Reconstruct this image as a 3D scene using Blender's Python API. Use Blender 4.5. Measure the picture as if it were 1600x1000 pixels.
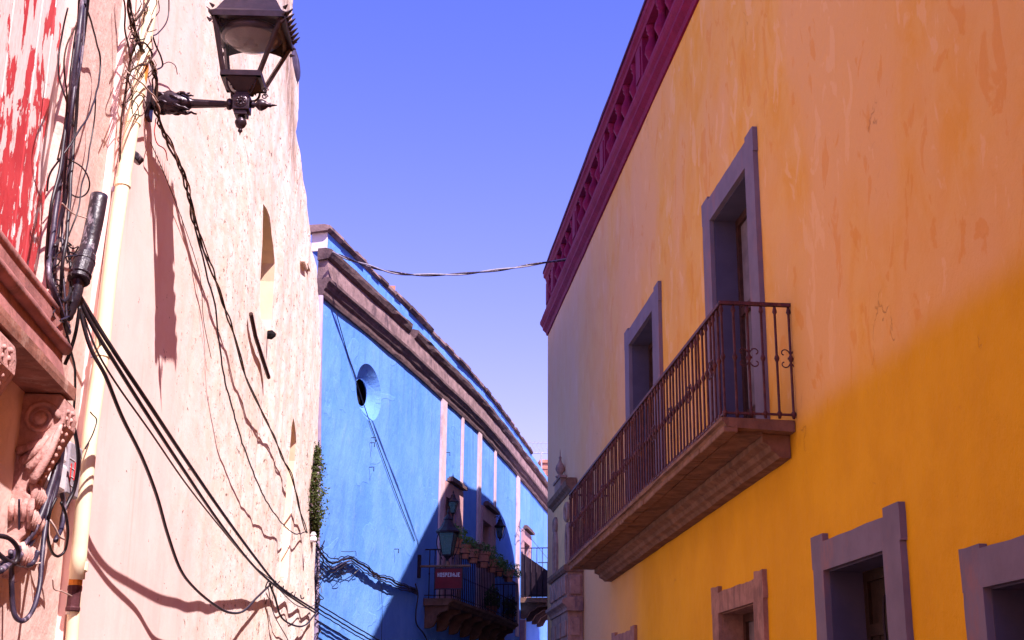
import bpy, math, random
from mathutils import Vector, Matrix, noise
from mathutils.geometry import delaunay_2d_cdt

random.seed(7)
for o in list(bpy.data.objects): bpy.data.objects.remove(o)
SC = bpy.context.scene
COL = SC.collection

# ------------------------------------------------------------------ camera
F = 2080.0
TH = math.atan(630 / F); PSI = math.atan(210 * math.cos(TH) / F); RO = math.radians(0.55)
CP = Vector((0, 0, 1.6))
FW = Vector((math.sin(PSI) * math.cos(TH), math.cos(PSI) * math.cos(TH), math.sin(TH)))
r0 = Vector((math.cos(PSI), -math.sin(PSI), 0)); u0 = r0.cross(FW)
RT = r0 * math.cos(RO) + u0 * math.sin(RO)
UP = u0 * math.cos(RO) - r0 * math.sin(RO)
cam = bpy.data.cameras.new('camera'); cam.sensor_width = 36; cam.lens = F / 1600 * 36
cam.clip_end = 2000; cam.clip_start = 0.1
co = bpy.data.objects.new('camera', cam); COL.objects.link(co)
m = Matrix((RT, UP, -FW)).transposed().to_4x4(); m.translation = CP
co.matrix_world = m
SC.camera = co

# ------------------------------------------------------------------ light
SUN_TRAVEL = Vector((-1.0, 1.55, -2.35)).normalized()
w = bpy.data.worlds.new('World'); SC.world = w; w.use_nodes = True
nt = w.node_tree; bg = nt.nodes['Background']
sky = nt.nodes.new('ShaderNodeTexSky'); sky.sky_type = 'NISHITA'; sky.sun_disc = False
sky.sun_elevation = math.asin(-SUN_TRAVEL.z)
sky.sun_rotation = math.atan2(-SUN_TRAVEL.x, -SUN_TRAVEL.y)
sky.air_density = 1.0; sky.dust_density = 0.3; sky.ozone_density = 1.6
tint = nt.nodes.new('ShaderNodeMix'); tint.data_type = 'RGBA'; tint.blend_type = 'MULTIPLY'
tint.inputs[0].default_value = 1.0; 
# the tint is deeper overhead and pales evenly towards the horizon all the way round
gm = nt.nodes.new('ShaderNodeNewGeometry'); sx = nt.nodes.new('ShaderNodeSeparateXYZ'); mr = nt.nodes.new('ShaderNodeMapRange')
tc = nt.nodes.new('ShaderNodeTexCoord'); nt.links.new(tc.outputs['Generated'], sx.inputs[0]); nt.links.new(sx.outputs[2], mr.inputs[0])
mr.interpolation_type = 'SMOOTHSTEP'; mr.inputs[1].default_value = .08; mr.inputs[2].default_value = .60
gmix = nt.nodes.new('ShaderNodeMix'); gmix.data_type = 'RGBA'; nt.links.new(mr.outputs[0], gmix.inputs[0])
gmix.inputs[6].default_value = (1.55, .90, 1.30, 1); gmix.inputs[7].default_value = (.92, .68, 1.62, 1)
nt.links.new(gmix.outputs[2], tint.inputs[7])
hs = nt.nodes.new('ShaderNodeHueSaturation'); hs.inputs['Saturation'].default_value = 1.12; hs.inputs['Value'].default_value = 1.0
nt.links.new(sky.outputs[0], hs.inputs['Color']); nt.links.new(hs.outputs[0], tint.inputs[6]); nt.links.new(tint.outputs[2], bg.inputs[0])
bg.inputs[1].default_value = 0.10
sl = bpy.data.lights.new('sun', 'SUN'); sl.energy = 5.0; sl.angle = math.radians(0.53); sl.color = (1.0, 0.86, 0.86)
so = bpy.data.objects.new('sun', sl); COL.objects.link(so)
so.rotation_euler = SUN_TRAVEL.to_track_quat('-Z', 'Y').to_euler(); so.location = (6, -10, 25)
SC.view_settings.view_transform = 'Standard'; SC.view_settings.look = 'None'
SC.view_settings.gamma = 1; SC.view_settings.use_curve_mapping = False
SC.view_settings.exposure = 1.08
SC.render.engine = 'CYCLES'
SC.cycles.max_bounces = 10; SC.cycles.diffuse_bounces = 6

# ------------------------------------------------------------------ frames
def ray(x, y):
    return (FW * F + RT * (x - 800) + UP * (500 - y)).normalized()
def at_z(x, y, z):
    d = ray(x, y); return CP + d * ((z - 1.6) / d.z)
def at_dist(x, y, t):
    return CP + ray(x, y) * t

class Frame:
    """a wall standing on a plan line: u runs along it, o sticks out into the street, z is up"""
    def __init__(s, pts, arc0=0.0):
        s.p = [Vector((a, b)) for a, b in pts]; s.arc = [arc0]
        for a, b in zip(s.p, s.p[1:]): s.arc.append(s.arc[-1] + (b - a).length)
    def seg(s, i, o=0):
        e = (s.p[i + 1] - s.p[i]).normalized(); return s.p[i], e, Vector((e.y, -e.x)) * s.side
    side = 1
    def w(s, u, o, z):
        i = 0
        while i < len(s.arc) - 2 and u > s.arc[i + 1]: i += 1
        a, e, n = s.seg(i)
        # blend normals near joints
        L = s.arc[i + 1] - s.arc[i]; t = (u - s.arc[i]) / L
        nn = n
        if len(s.p) > 2:
            t2 = min(max(t, 0), 1)
            if t2 < .5 and i > 0: nn = s.seg(i - 1)[2].lerp(n, .5 + t2)
            elif t2 >= .5 and i < len(s.p) - 2: nn = n.lerp(s.seg(i + 1)[2], t2 - .5)
            nn = nn.normalized()
        q = a + e * (u - s.arc[i]) + nn * o
        return Vector((q.x, q.y, z))
    def px(s, x, y, o=0.0):
        d = ray(x, y); d2 = Vector((d.x, d.y)); c = Vector((CP.x, CP.y)); best = None
        for i in range(len(s.p) - 1):
            a, e, n = s.seg(i); a = a + n * o
            den = d2.dot(n)
            if abs(den) < 1e-9: continue
            t = (a - c).dot(n) / den
            if t <= 0: continue
            q = c + d2 * t; k = (q - a).dot(e); L = s.arc[i + 1] - s.arc[i]
            lo = -1e9 if i == 0 else -1e-6; hi = 1e9 if i == len(s.p) - 2 else L + 1e-6
            if lo <= k <= hi:
                pen = 0 if -1e-6 <= k <= L + 1e-6 else 1
                if best is None or pen < best[0]: best = (pen, s.arc[i] + k, 1.6 + d.z * t)
        if best is None: return 0, 0
        return best[1], best[2]
    def pt(s, x, y, o=0.0):
        u, z = s.px(x, y, o); return s.w(u, o, z)

YE = Frame([(3.9, -14), (3.9, 60)], -14); YE.side = -1
CR = Frame([(-1.7303 - .06635 * 12, 8.7 - 11.974), (-1.7303, 8.7), (-1.7303 + .06635 * 12, 8.7 + 11.974)], -12)
RE = Frame([(-1.81, -14), (-1.81, 12)], -14)
BK = 1.15
bpts = []
for p in [(504, 466), (536, 492), (568, 518), (600, 544.5), (633, 572), (662, 598), (690, 624), (722, 652), (752, 681), (777, 708.5), (795, 729), (809, 746), (835, 776), (861, 808)]:
    q = CP + (at_z(p[0], p[1], 8.3) - CP) * BK; bpts.append((q.x, q.y))
e0 = (Vector(bpts[-1]) - Vector(bpts[-3])).normalized()
bpts.append((bpts[-1][0] + e0.x * 14, bpts[-1][1] + e0.y * 14))
BL = Frame(bpts)
BZ = 1.6 + (8.3 - 1.6) * BK      # underside of the blue house's cornice

# ------------------------------------------------------------------ materials
class NT:
    def __init__(s, name, rough=.85, metal=0.0, spec=.12):
        s.m = bpy.data.materials.new(name); s.m.use_nodes = True; s.t = s.m.node_tree
        s.b = s.t.nodes['Principled BSDF']
        s.b.inputs['Roughness'].default_value = rough; s.b.inputs['Metallic'].default_value = metal
        s.b.inputs['Specular IOR Level'].default_value = spec
        g = s.t.nodes.new('ShaderNodeNewGeometry'); s.pos = g.outputs['Position']
    def L(s, a, b): s.t.links.new(a, b)
    def setin(s, sock, v):
        if isinstance(v, bpy.types.NodeSocket): s.L(v, sock)
        elif isinstance(v, tuple) and len(v) == 3 and sock.type == 'RGBA': sock.default_value = (*v, 1)
        else: sock.default_value = v
    def noise(s, scale=(1, 1, 1), sc=1.0, det=5, rough=.6, dist=0.0, off=(0, 0, 0), vec=None):
        mp = s.t.nodes.new('ShaderNodeMapping'); s.L(vec or s.pos, mp.inputs[0]); mp.inputs['Scale'].default_value = scale
        mp.inputs['Location'].default_value = off
        n = s.t.nodes.new('ShaderNodeTexNoise'); s.L(mp.outputs[0], n.inputs['Vector'])
        n.inputs['Scale'].default_value = sc; n.inputs['Detail'].default_value = det
        n.inputs['Roughness'].default_value = rough; n.inputs['Distortion'].default_value = dist
        return n.outputs[0]
    def voro(s, scale=(1, 1, 1), sc=1.0, feat='DISTANCE_TO_EDGE'):
        mp = s.t.nodes.new('ShaderNodeMapping'); s.L(s.pos, mp.inputs[0]); mp.inputs['Scale'].default_value = scale
        n = s.t.nodes.new('ShaderNodeTexVoronoi'); n.feature = feat
        ad = s.t.nodes.new('ShaderNodeVectorMath'); ad.operation = 'ADD'; nz = s.t.nodes.new('ShaderNodeTexNoise'); nz.inputs['Scale'].default_value = 2.2; nz.inputs['Detail'].default_value = 6; s.L(s.pos, nz.inputs['Vector'])
        sc2 = s.t.nodes.new('ShaderNodeVectorMath'); sc2.operation = 'SCALE'; s.L(nz.outputs['Color'], sc2.inputs[0]); sc2.inputs['Scale'].default_value = .7
        s.L(mp.outputs[0], ad.inputs[0]); s.L(sc2.outputs[0], ad.inputs[1]); s.L(ad.outputs[0], n.inputs['Vector']); n.inputs['Scale'].default_value = sc
        return n.outputs[0]
    def ramp(s, v, a, b, ca=0.0, cb=1.0):
        n = s.t.nodes.new('ShaderNodeMapRange'); n.interpolation_type = 'SMOOTHSTEP'
        s.setin(n.inputs[0], v)
        for i, x in zip((1, 2, 3, 4), (a, b, ca, cb)): s.setin(n.inputs[i], x)
        return n.outputs[0]
    def math(s, op, a, b=0.0):
        n = s.t.nodes.new('ShaderNodeMath'); n.operation = op; s.setin(n.inputs[0], a); s.setin(n.inputs[1], b); return n.outputs[0]
    def mix(s, f, a, b, mode='MIX'):
        n = s.t.nodes.new('ShaderNodeMix'); n.data_type = 'RGBA'; n.blend_type = mode
        s.setin(n.inputs[0], f); s.setin(n.inputs[6], a); s.setin(n.inputs[7], b); return n.outputs[2]
    def xyz(s):
        n = s.t.nodes.new('ShaderNodeSeparateXYZ'); s.L(s.pos, n.inputs[0]); return n.outputs
    def bump(s, h, dist=.01, strength=1.0, prev=None):
        n = s.t.nodes.new('ShaderNodeBump'); n.inputs['Strength'].default_value = strength; n.inputs['Distance'].default_value = dist
        s.L(h, n.inputs['Height'])
        if prev: s.L(prev, n.inputs['Normal'])
        return n.outputs[0]
    def out(s, col=None, normal=None, rough=None):
        if col is not None: s.setin(s.b.inputs['Base Color'], col)
        if normal is not None: s.L(normal, s.b.inputs['Normal'])
        if rough is not None: s.setin(s.b.inputs['Roughness'], rough)
        return s.m

def plain(name, col, rough=.7, metal=0., var=.25, sc=9., bump=.004, dirt=None, spec=.15):
    n = NT(name, rough, metal, spec)
    a = n.noise(sc=sc); b = n.noise(sc=sc * 6, det=3)
    dark = tuple(c * (1 - var) for c in col); lite = tuple(min(1, c * (1 + var * .6)) for c in col)
    c = n.mix(n.ramp(a, .3, .7), dark, lite)
    if dirt: c = n.mix(n.ramp(n.noise((1, 1, .35), sc=sc * .7, det=6, rough=.75, off=(3, 1, 7)), .52, .68), c, dirt)
    h = n.math('ADD', a, n.math('MULTIPLY', b, .4))
    return n.out(c, n.bump(h, bump))

M = {}
# yellow house plaster: amber repaint below, faded peach above a level line, brush strokes and worn patches
n = NT('yellow_plaster', .8)
x, y, z = n.xyz()
edge = n.math('ADD', z, n.math('MULTIPLY', n.noise((1, 1, 1), sc=.8, det=3), .16))
up = n.ramp(edge, 4.30, 4.66)
soft = n.ramp(edge, 3.9, 5.3)
up = n.mix(n.ramp(y, 10.5, 14.0), up, soft)
st = n.noise((1, 1.3, .9), sc=1.6, det=6, rough=.65, dist=.6)
st2 = n.noise((1, 2.2, 1.1), sc=1.5, det=5, rough=.55, dist=.7, off=(5, 3, 2))
big = n.noise((1, .8, .5), sc=.5, det=3, off=(9, 2, 4))
peach = n.mix(n.ramp(st, .35, .62), (.72, .33, .040), (.74, .38, .085))
peach = n.mix(n.ramp(big, .42, .62), peach, (.72, .37, .12))
peach = n.mix(n.ramp(st2, .60, .64, 0, .5), peach, (.78, .45, .19))
peach = n.mix(n.ramp(st2, .40, .36, 0, .5), peach, (.68, .26, .03))
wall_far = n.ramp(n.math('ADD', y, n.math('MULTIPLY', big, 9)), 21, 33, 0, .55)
peach = n.mix(wall_far, peach, (.60, .37, .30))  # far end paler pink: open-street sky light put into the colour, plus fading
amb = n.mix(n.ramp(n.noise((1, 1, .8), sc=1.1, det=5, off=(2, 8, 1)), .3, .7), (.63, .285, .004), (.71, .335, .006))
amb = n.mix(n.ramp(n.noise((1, 2.5, 2.0), sc=2.3, det=6, rough=.75, off=(1, 4, 8)), .62, .72, 0, .35), amb, (.50, .16, .02))
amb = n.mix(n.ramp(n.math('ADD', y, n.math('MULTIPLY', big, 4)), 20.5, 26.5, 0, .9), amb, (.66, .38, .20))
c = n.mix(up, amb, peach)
cr = n.math('MULTIPLY', n.ramp(n.voro((1, 1.0, .55), sc=.9), 0, .006, 1, 0), n.ramp(n.noise(sc=.9, det=4, off=(4, 4, 4)), .62, .66))
c = n.mix(n.math('MULTIPLY', cr, .3), c, (.40, .19, .06))
hh = n.math('ADD', n.noise(sc=3.5, det=8, rough=.6), n.math('MULTIPLY', n.noise(sc=60, det=3), .12))
hh = n.math('ADD', hh, n.math('MULTIPLY', st, .5))
hh = n.math('SUBTRACT', hh, n.math('MULTIPLY', cr, .3))
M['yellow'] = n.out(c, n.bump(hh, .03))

# cream wall: limewash over rough render, fissured and flaking towards the far corner
n = NT('cream_plaster', .9)
x, y, z = n.xyz()
far = n.ramp(n.math('ADD', n.math('ADD', y, n.math('MULTIPLY', z, .55)), n.math('MULTIPLY', n.noise(sc=.9, det=4), 4)), 12.6, 17.5)
base = n.mix(n.ramp(n.noise((1, 1, .4), sc=1.2, det=5), .35, .65), (.88, .62, .57), (.93, .71, .65))
base = n.mix(n.ramp(n.noise((1, 1, .8), sc=2.5, det=6, rough=.7, off=(3, 3, 3)), .45, .7, 0, .6), base, (.95, .78, .72))
farc = n.mix(n.ramp(n.noise((1, 1, 1.5), sc=3.2, det=6, rough=.7), .4, .62), (.93, .81, .74), (.87, .68, .56))
c = n.mix(far, base, farc)
fl = n.noise((1.5, 1.5, 2.2), sc=3.4, det=7, rough=.78, dist=.9)
thr = n.math('SUBTRACT', .675, n.math('MULTIPLY', far, .065))
fleck = n.ramp(n.math('SUBTRACT', fl, thr), 0, .025)
fl2 = n.noise((1.0, 1.0, 1.5), sc=11, det=4, rough=.7, off=(7, 1, 1))
thr2 = n.math('SUBTRACT', .70, n.math('MULTIPLY', far, .075))
fleck2 = n.ramp(n.math('SUBTRACT', fl2, thr2), 0, .03)
ff = n.math('MAXIMUM', fleck, fleck2)
c = n.mix(n.math('MULTIPLY', ff, .85), c, (.20, .115, .085))
c = n.mix(n.ramp(n.noise((2.2, 2.2, .16), sc=1.5, det=6, rough=.7, off=(4, 7, 2)), .55, .72, 0, .30), c, (.60, .38, .27))
# brown rot running down beside the broken corner at the top
line = n.math('SUBTRACT', n.math('ADD', y, n.math('MULTIPLY', z, 1.0)), 24.0)
band = n.math('MULTIPLY', n.ramp(n.math('ABSOLUTE', line), .15, .9, 1, 0), n.ramp(z, 7.8, 8.6))
rot = n.math('MULTIPLY', band, n.ramp(n.noise((4, 4, .7), sc=2.6, det=6, rough=.8, off=(2, 5, 5)), .42, .55))
c = n.mix(n.math('MULTIPLY', rot, .75), c, (.30, .17, .10))
c = n.mix(n.ramp(n.noise((2, 2, .3), sc=1.3, det=5, off=(1, 9, 3)), .6, .75, 0, .25), c, (.66, .40, .30))
low = n.noise((1.0, 1.0, 1.6), sc=3.0, det=8, rough=.68)
h = n.math('ADD', n.math('MULTIPLY', low, n.ramp(far, 0, 1, .12, .8)), n.math('MULTIPLY', n.noise(sc=45, det=3), .05))
h = n.math('SUBTRACT', h, n.math('MULTIPLY', ff, .45)); h = n.math('SUBTRACT', h, n.math('MULTIPLY', rot, .4))
M['cream'] = n.out(c, n.bump(h, .015))

# blue plaster
n = NT('blue_plaster', .85)
x, y, z = n.xyz()
a = n.noise((1, 1, .8), sc=.7, det=6, rough=.6); b = n.noise((1, 1, .5), sc=3, det=6, rough=.7, off=(3, 3, 3))
c = n.mix(n.ramp(a, .35, .65), (.112, .295, .81), (.158, .360, .87))
c = n.mix(n.ramp(b, .55, .75, 0, .5), c, (.25, .42, .90))
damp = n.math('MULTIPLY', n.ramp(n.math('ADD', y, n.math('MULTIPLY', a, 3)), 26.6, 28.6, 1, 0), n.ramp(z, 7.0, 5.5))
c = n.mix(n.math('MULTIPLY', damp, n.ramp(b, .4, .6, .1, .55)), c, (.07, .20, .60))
runs = n.math('MULTIPLY', n.ramp(n.noise((3, 3, .22), sc=1.6, det=6, rough=.7, off=(2, 6, 1)), .50, .68), n.ramp(z, 6.6, 9.3, .12, .6))
c = n.mix(runs, c, (.08, .19, .58))
pat = n.ramp(n.noise((1, 1, 1.3), sc=.55, det=3, off=(6, 6, 2), dist=.6), .565, .575)
c = n.mix(n.math('MULTIPLY', pat, .22), c, (.20, .42, .90))
pe = n.ramp(n.noise((2, 2, 1.2), sc=3.2, det=5, rough=.8, off=(8, 2, 6)), .70, .72)
c = n.mix(n.math('MULTIPLY', pe, .7), c, (.22, .33, .62))
h = n.math('ADD', n.math('ADD', n.math('MULTIPLY', a, 1.5), n.math('MULTIPLY', pat, .12)), n.math('ADD', b, n.math('MULTIPLY', n.noise(sc=40, det=3), .1)))
h = n.math('SUBTRACT', h, n.math('MULTIPLY', pe, .3))
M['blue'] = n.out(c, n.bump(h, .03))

# flaking red paint on boards
n = NT('flaking_red_paint', .55)
x, y, z = n.xyz()
pn = n.noise((1, 1.9, .85), sc=3.8, det=8, rough=.62, dist=.4)
th = n.ramp(z, 4.15, 4.65, .10, -.005)
pe = n.ramp(n.math('SUBTRACT', pn, th), .470, .475)
pn2 = n.noise((1, 5, .9), sc=4, det=5, rough=.7, off=(3, 3, 8))
pe = n.math('MAXIMUM', pe, n.ramp(pn2, .655, .665))
red = n.mix(n.ramp(n.noise(sc=6, det=4), .3, .7), (.52, .045, .055), (.66, .075, .085))
wh = n.mix(n.ramp(n.noise((1, 6, 2), sc=7, det=6, rough=.8), .35, .65), (.84, .64, .61), (.90, .80, .78))
c = n.mix(pe, red, wh)
rim = n.math('MULTIPLY', n.ramp(n.math('ABSOLUTE', n.math('SUBTRACT', n.math('SUBTRACT', pn, th), .472)), 0, .008, 1, 0), n.ramp(n.noise(sc=25), .5, .6))
c = n.mix(n.math('MULTIPLY', rim, .8), c, (.10, .03, .03))
h = n.math('SUBTRACT', n.math('MULTIPLY', n.noise((1, 6, .8), sc=9, det=5), .5), pe)
M['redboard'] = n.out(c, n.bump(h, .006))

# crimson parapet
n = NT('crimson_paint', .7)
c = n.mix(n.ramp(n.noise(sc=3, det=6, rough=.7), .3, .7), (.15, .004, .042), (.20, .008, .055))
c = n.mix(n.ramp(n.noise(sc=5, det=6, rough=.8, off=(5, 5, 1)), .62, .7, 0, .6), c, (.30, .06, .06))
M['crimson'] = n.out(c, n.bump(n.noise(sc=9, det=6), .015))
M['coping_dark'] = plain('dark_coping_paint', (.09, .014, .06), .8)
M['surround'] = plain('lilac_grey_paint', (.160, .122, .160), .75, var=.13, sc=3, bump=.006, dirt=(.22, .12, .13))
M['surround_stone'] = plain('bare_pink_stone', (.30, .155, .125), .9, var=.25, sc=6, bump=.012, dirt=(.17, .09, .08))
M['reveal'] = plain('blue_grey_reveal_paint', (.078, .064, .110), .8, var=.12, sc=3)
M['wood_dark'] = plain('dark_brown_wood', (.055, .022, .018), .5, var=.35, sc=(14), bump=.003)
M['wood_brown'] = plain('brown_door_wood', (.026, .013, .010), .55, var=.35, sc=10)
M['rust_iron'] = plain('rusty_painted_iron', (.085, .030, .035), .55, .2, var=.35, sc=14, dirt=(.15, .05, .03))
M['black_iron'] = plain('black_cast_iron', (.040, .024, .034), .33, .45, var=.3, sc=14, bump=.002, spec=.5)
M['dark_rail'] = plain('dark_iron_bars', (.030, .018, .028), .5, .3)
M['slab_stone'] = plain('weathered_balcony_stone', (.20, .105, .07), .9, var=.3, sc=5, bump=.015, dirt=(.11, .06, .045))
M['portal_stone'] = plain('pink_quarry_stone', (.33, .19, .155), .9, var=.25, sc=6, bump=.015, dirt=(.15, .09, .10))
M['portal_dark'] = plain('grimy_cornice_stone', (.20, .105, .075), .9, var=.3, sc=7, bump=.02)
M['portal_panel'] = plain('cream_panel_plaster', (.74, .42, .20), .9, var=.12, sc=3)
M['cornice_stone'] = plain('pale_pink_cornice_stone', (.30, .195, .19), .95, var=.35, sc=4, bump=.02, dirt=(.12, .08, .09))
M['cornice_grime'] = plain('sooty_cornice_stone', (.15, .095, .095), .95, var=.25, sc=5, bump=.02, dirt=(.085, .055, .06))
M['pink_stone'] = plain('pink_door_stone', (.52, .30, .30), .85, var=.15, sc=5)
M['pale_strip'] = plain('pale_pink_render', (.68, .50, .52), .8, var=.12, sc=5, dirt=(.5, .33, .33))
M['white_plaster'] = plain('white_plaster', (.78, .68, .66), .85, var=.08)
M['green_wood'] = plain('green_door_paint', (.02, .10, .065), .5)
M['console'] = plain('carved_pink_stone', (.56, .32, .28), .92, var=.3, sc=9, bump=.012, dirt=(.30, .15, .13))
M['ledge'] = plain('rose_painted_stone', (.37, .165, .15), .85, var=.3, sc=5, bump=.01, dirt=(.22, .11, .09))
M['ledge_wood'] = plain('worn_brown_edge', (.36, .17, .125), .8, var=.35, sc=6, bump=.008, dirt=(.50, .33, .27))
M['pipe'] = plain('cream_painted_pipe', (.86, .76, .52), .45, var=.07, sc=4, bump=.002, dirt=(.80, .62, .40))
M['pipe_white'] = plain('white_painted_pipe', (.86, .80, .72), .5, var=.06)
M['pipe_grey'] = plain('grey_violet_pipe', (.34, .27, .38), .5, var=.1)
n = NT('black_rubber_conduit', .38, 0, .5)
c = n.mix(n.ramp(n.noise((1, 1, .5), sc=9, det=7, rough=.8), .52, .62), (.020, .013, .022), (.30, .24, .28))
M['conduit'] = n.out(c, n.bump(n.noise(sc=16, det=5), .006))
M['cable'] = plain('black_cable_sheath', (.016, .010, .016), .45, var=.3, sc=20, bump=.001, spec=.5)
M['cable_violet'] = plain('dusty_dark_cable', (.034, .024, .050), .45, var=.4, sc=18, bump=.001, dirt=(.30, .24, .30), spec=.5)
M['cable_brown'] = plain('brown_twisted_cable', (.060, .030, .022), .6, var=.4, sc=20, bump=.001, dirt=(.20, .12, .05))
M['cable_pale'] = plain('pale_twine', (.55, .40, .34), .8, var=.2)
M['rust'] = plain('orange_rust', (.62, .24, .05), .9, var=.4, sc=20)
M['meter_white'] = plain('white_plastic_cover', (.80, .78, .82), .4, var=.05)
M['meter_grey'] = plain('grey_plastic_case', (.36, .33, .37), .45, var=.1)
M['red_stripe'] = plain('red_tape', (.70, .04, .04), .5)
M['terracotta'] = plain('terracotta_pot', (.56, .24, .16), .85, var=.2, sc=12)
M['soil'] = plain('dark_soil', (.05, .03, .02), 1)
M['brick'] = plain('orange_brick', (.50, .23, .17), .9, var=.3, sc=4)
M['pink_plaster'] = plain('faded_pink_plaster', (.80, .58, .51), .9, var=.12, sc=3, bump=.015, dirt=(.62, .40, .34))
M['mortar'] = plain('grey_mortar', (.42, .34, .32), .95)
M['sign_red'] = plain('red_sign_board', (.15, .008, .014), .5, var=.2)
M['sign_white'] = plain('white_letter_paint', (.50, .45, .47), .6, var=.1)
M['asphalt'] = plain('street_stone', (.17, .135, .125), .9, var=.3, sc=2, bump=.01)
M['paving'] = plain('pavement_stone', (.36, .27, .24), .9, var=.25, sc=3, bump=.01)
M['roof'] = plain('flat_roof_screed', (.36, .27, .24), .95, var=.3, sc=1)
M['plain_wall'] = plain('buff_rendered_wall', (.50, .36, .28), .9, var=.2, sc=1.5)
for k, cols in dict(leaf=((.05, .11, .025), (.11, .19, .045)), ivy=((.030, .045, .012), (.07, .08, .022)), dry=((.10, .055, .03), (.16, .10, .05))).items():
    n = NT(k + '_foliage', .6)
    c = n.mix(n.ramp(n.noise(sc=17, det=2), .35, .65), *cols)
    M[k] = n.out(c)
def glass(name, col, rough=.08, alpha=.35):
    n = NT(name, rough, 0, .6); n.out(col); n.b.inputs['Alpha'].default_value = alpha; return n.m
M['pane'] = plain('dusty_window_glass', (.20, .16, .19), .18, var=.3, sc=3, bump=.001, spec=.8)
M['lamp_glass'] = glass('smoked_lamp_glass', (.30, .24, .22), .12, .55)
M['clear'] = glass('thin_lantern_glass', (.5, .45, .45), .05, .04)
M['dark'] = plain('unlit_interior', (.015, .010, .012), .9)
M['dish'] = plain('dark_slate_metal', (.10, .075, .11), .5, .3, var=.5, sc=8, dirt=(.25, .2, .24))
M['fade_steel'] = plain('pale_galvanised_steel', (.42, .42, .52), .5, .3)

# ------------------------------------------------------------------ object helpers
def tag(o, label=None, cat=None, group=None, kind=None):
    if label: o['label'] = label
    if cat: o['category'] = cat
    if group: o['group'] = group
    if kind: o['kind'] = kind
    return o
def empty(name, loc, label=None, cat=None, group=None):
    o = bpy.data.objects.new(name, None); COL.objects.link(o); o.location = loc; o.empty_display_size = .2
    o['_base'] = tuple(loc); return tag(o, label, cat, group)
def base_of(p):
    v = Vector((0, 0, 0))
    while p is not None: v += Vector(p.location); p = p.parent
    return v
def obj(name, mesh, mat=None, parent=None, loc=None, rot=None):
    o = bpy.data.objects.new(name, mesh); COL.objects.link(o)
    if mat and not mesh.materials: mesh.materials.append(M[mat])
    if parent is not None: o.parent = parent
    if loc is not None: o.location = Vector(loc) - (base_of(parent) if parent is not None else Vector((0, 0, 0)))
    if rot is not None: o.rotation_euler = rot
    return o

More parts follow.
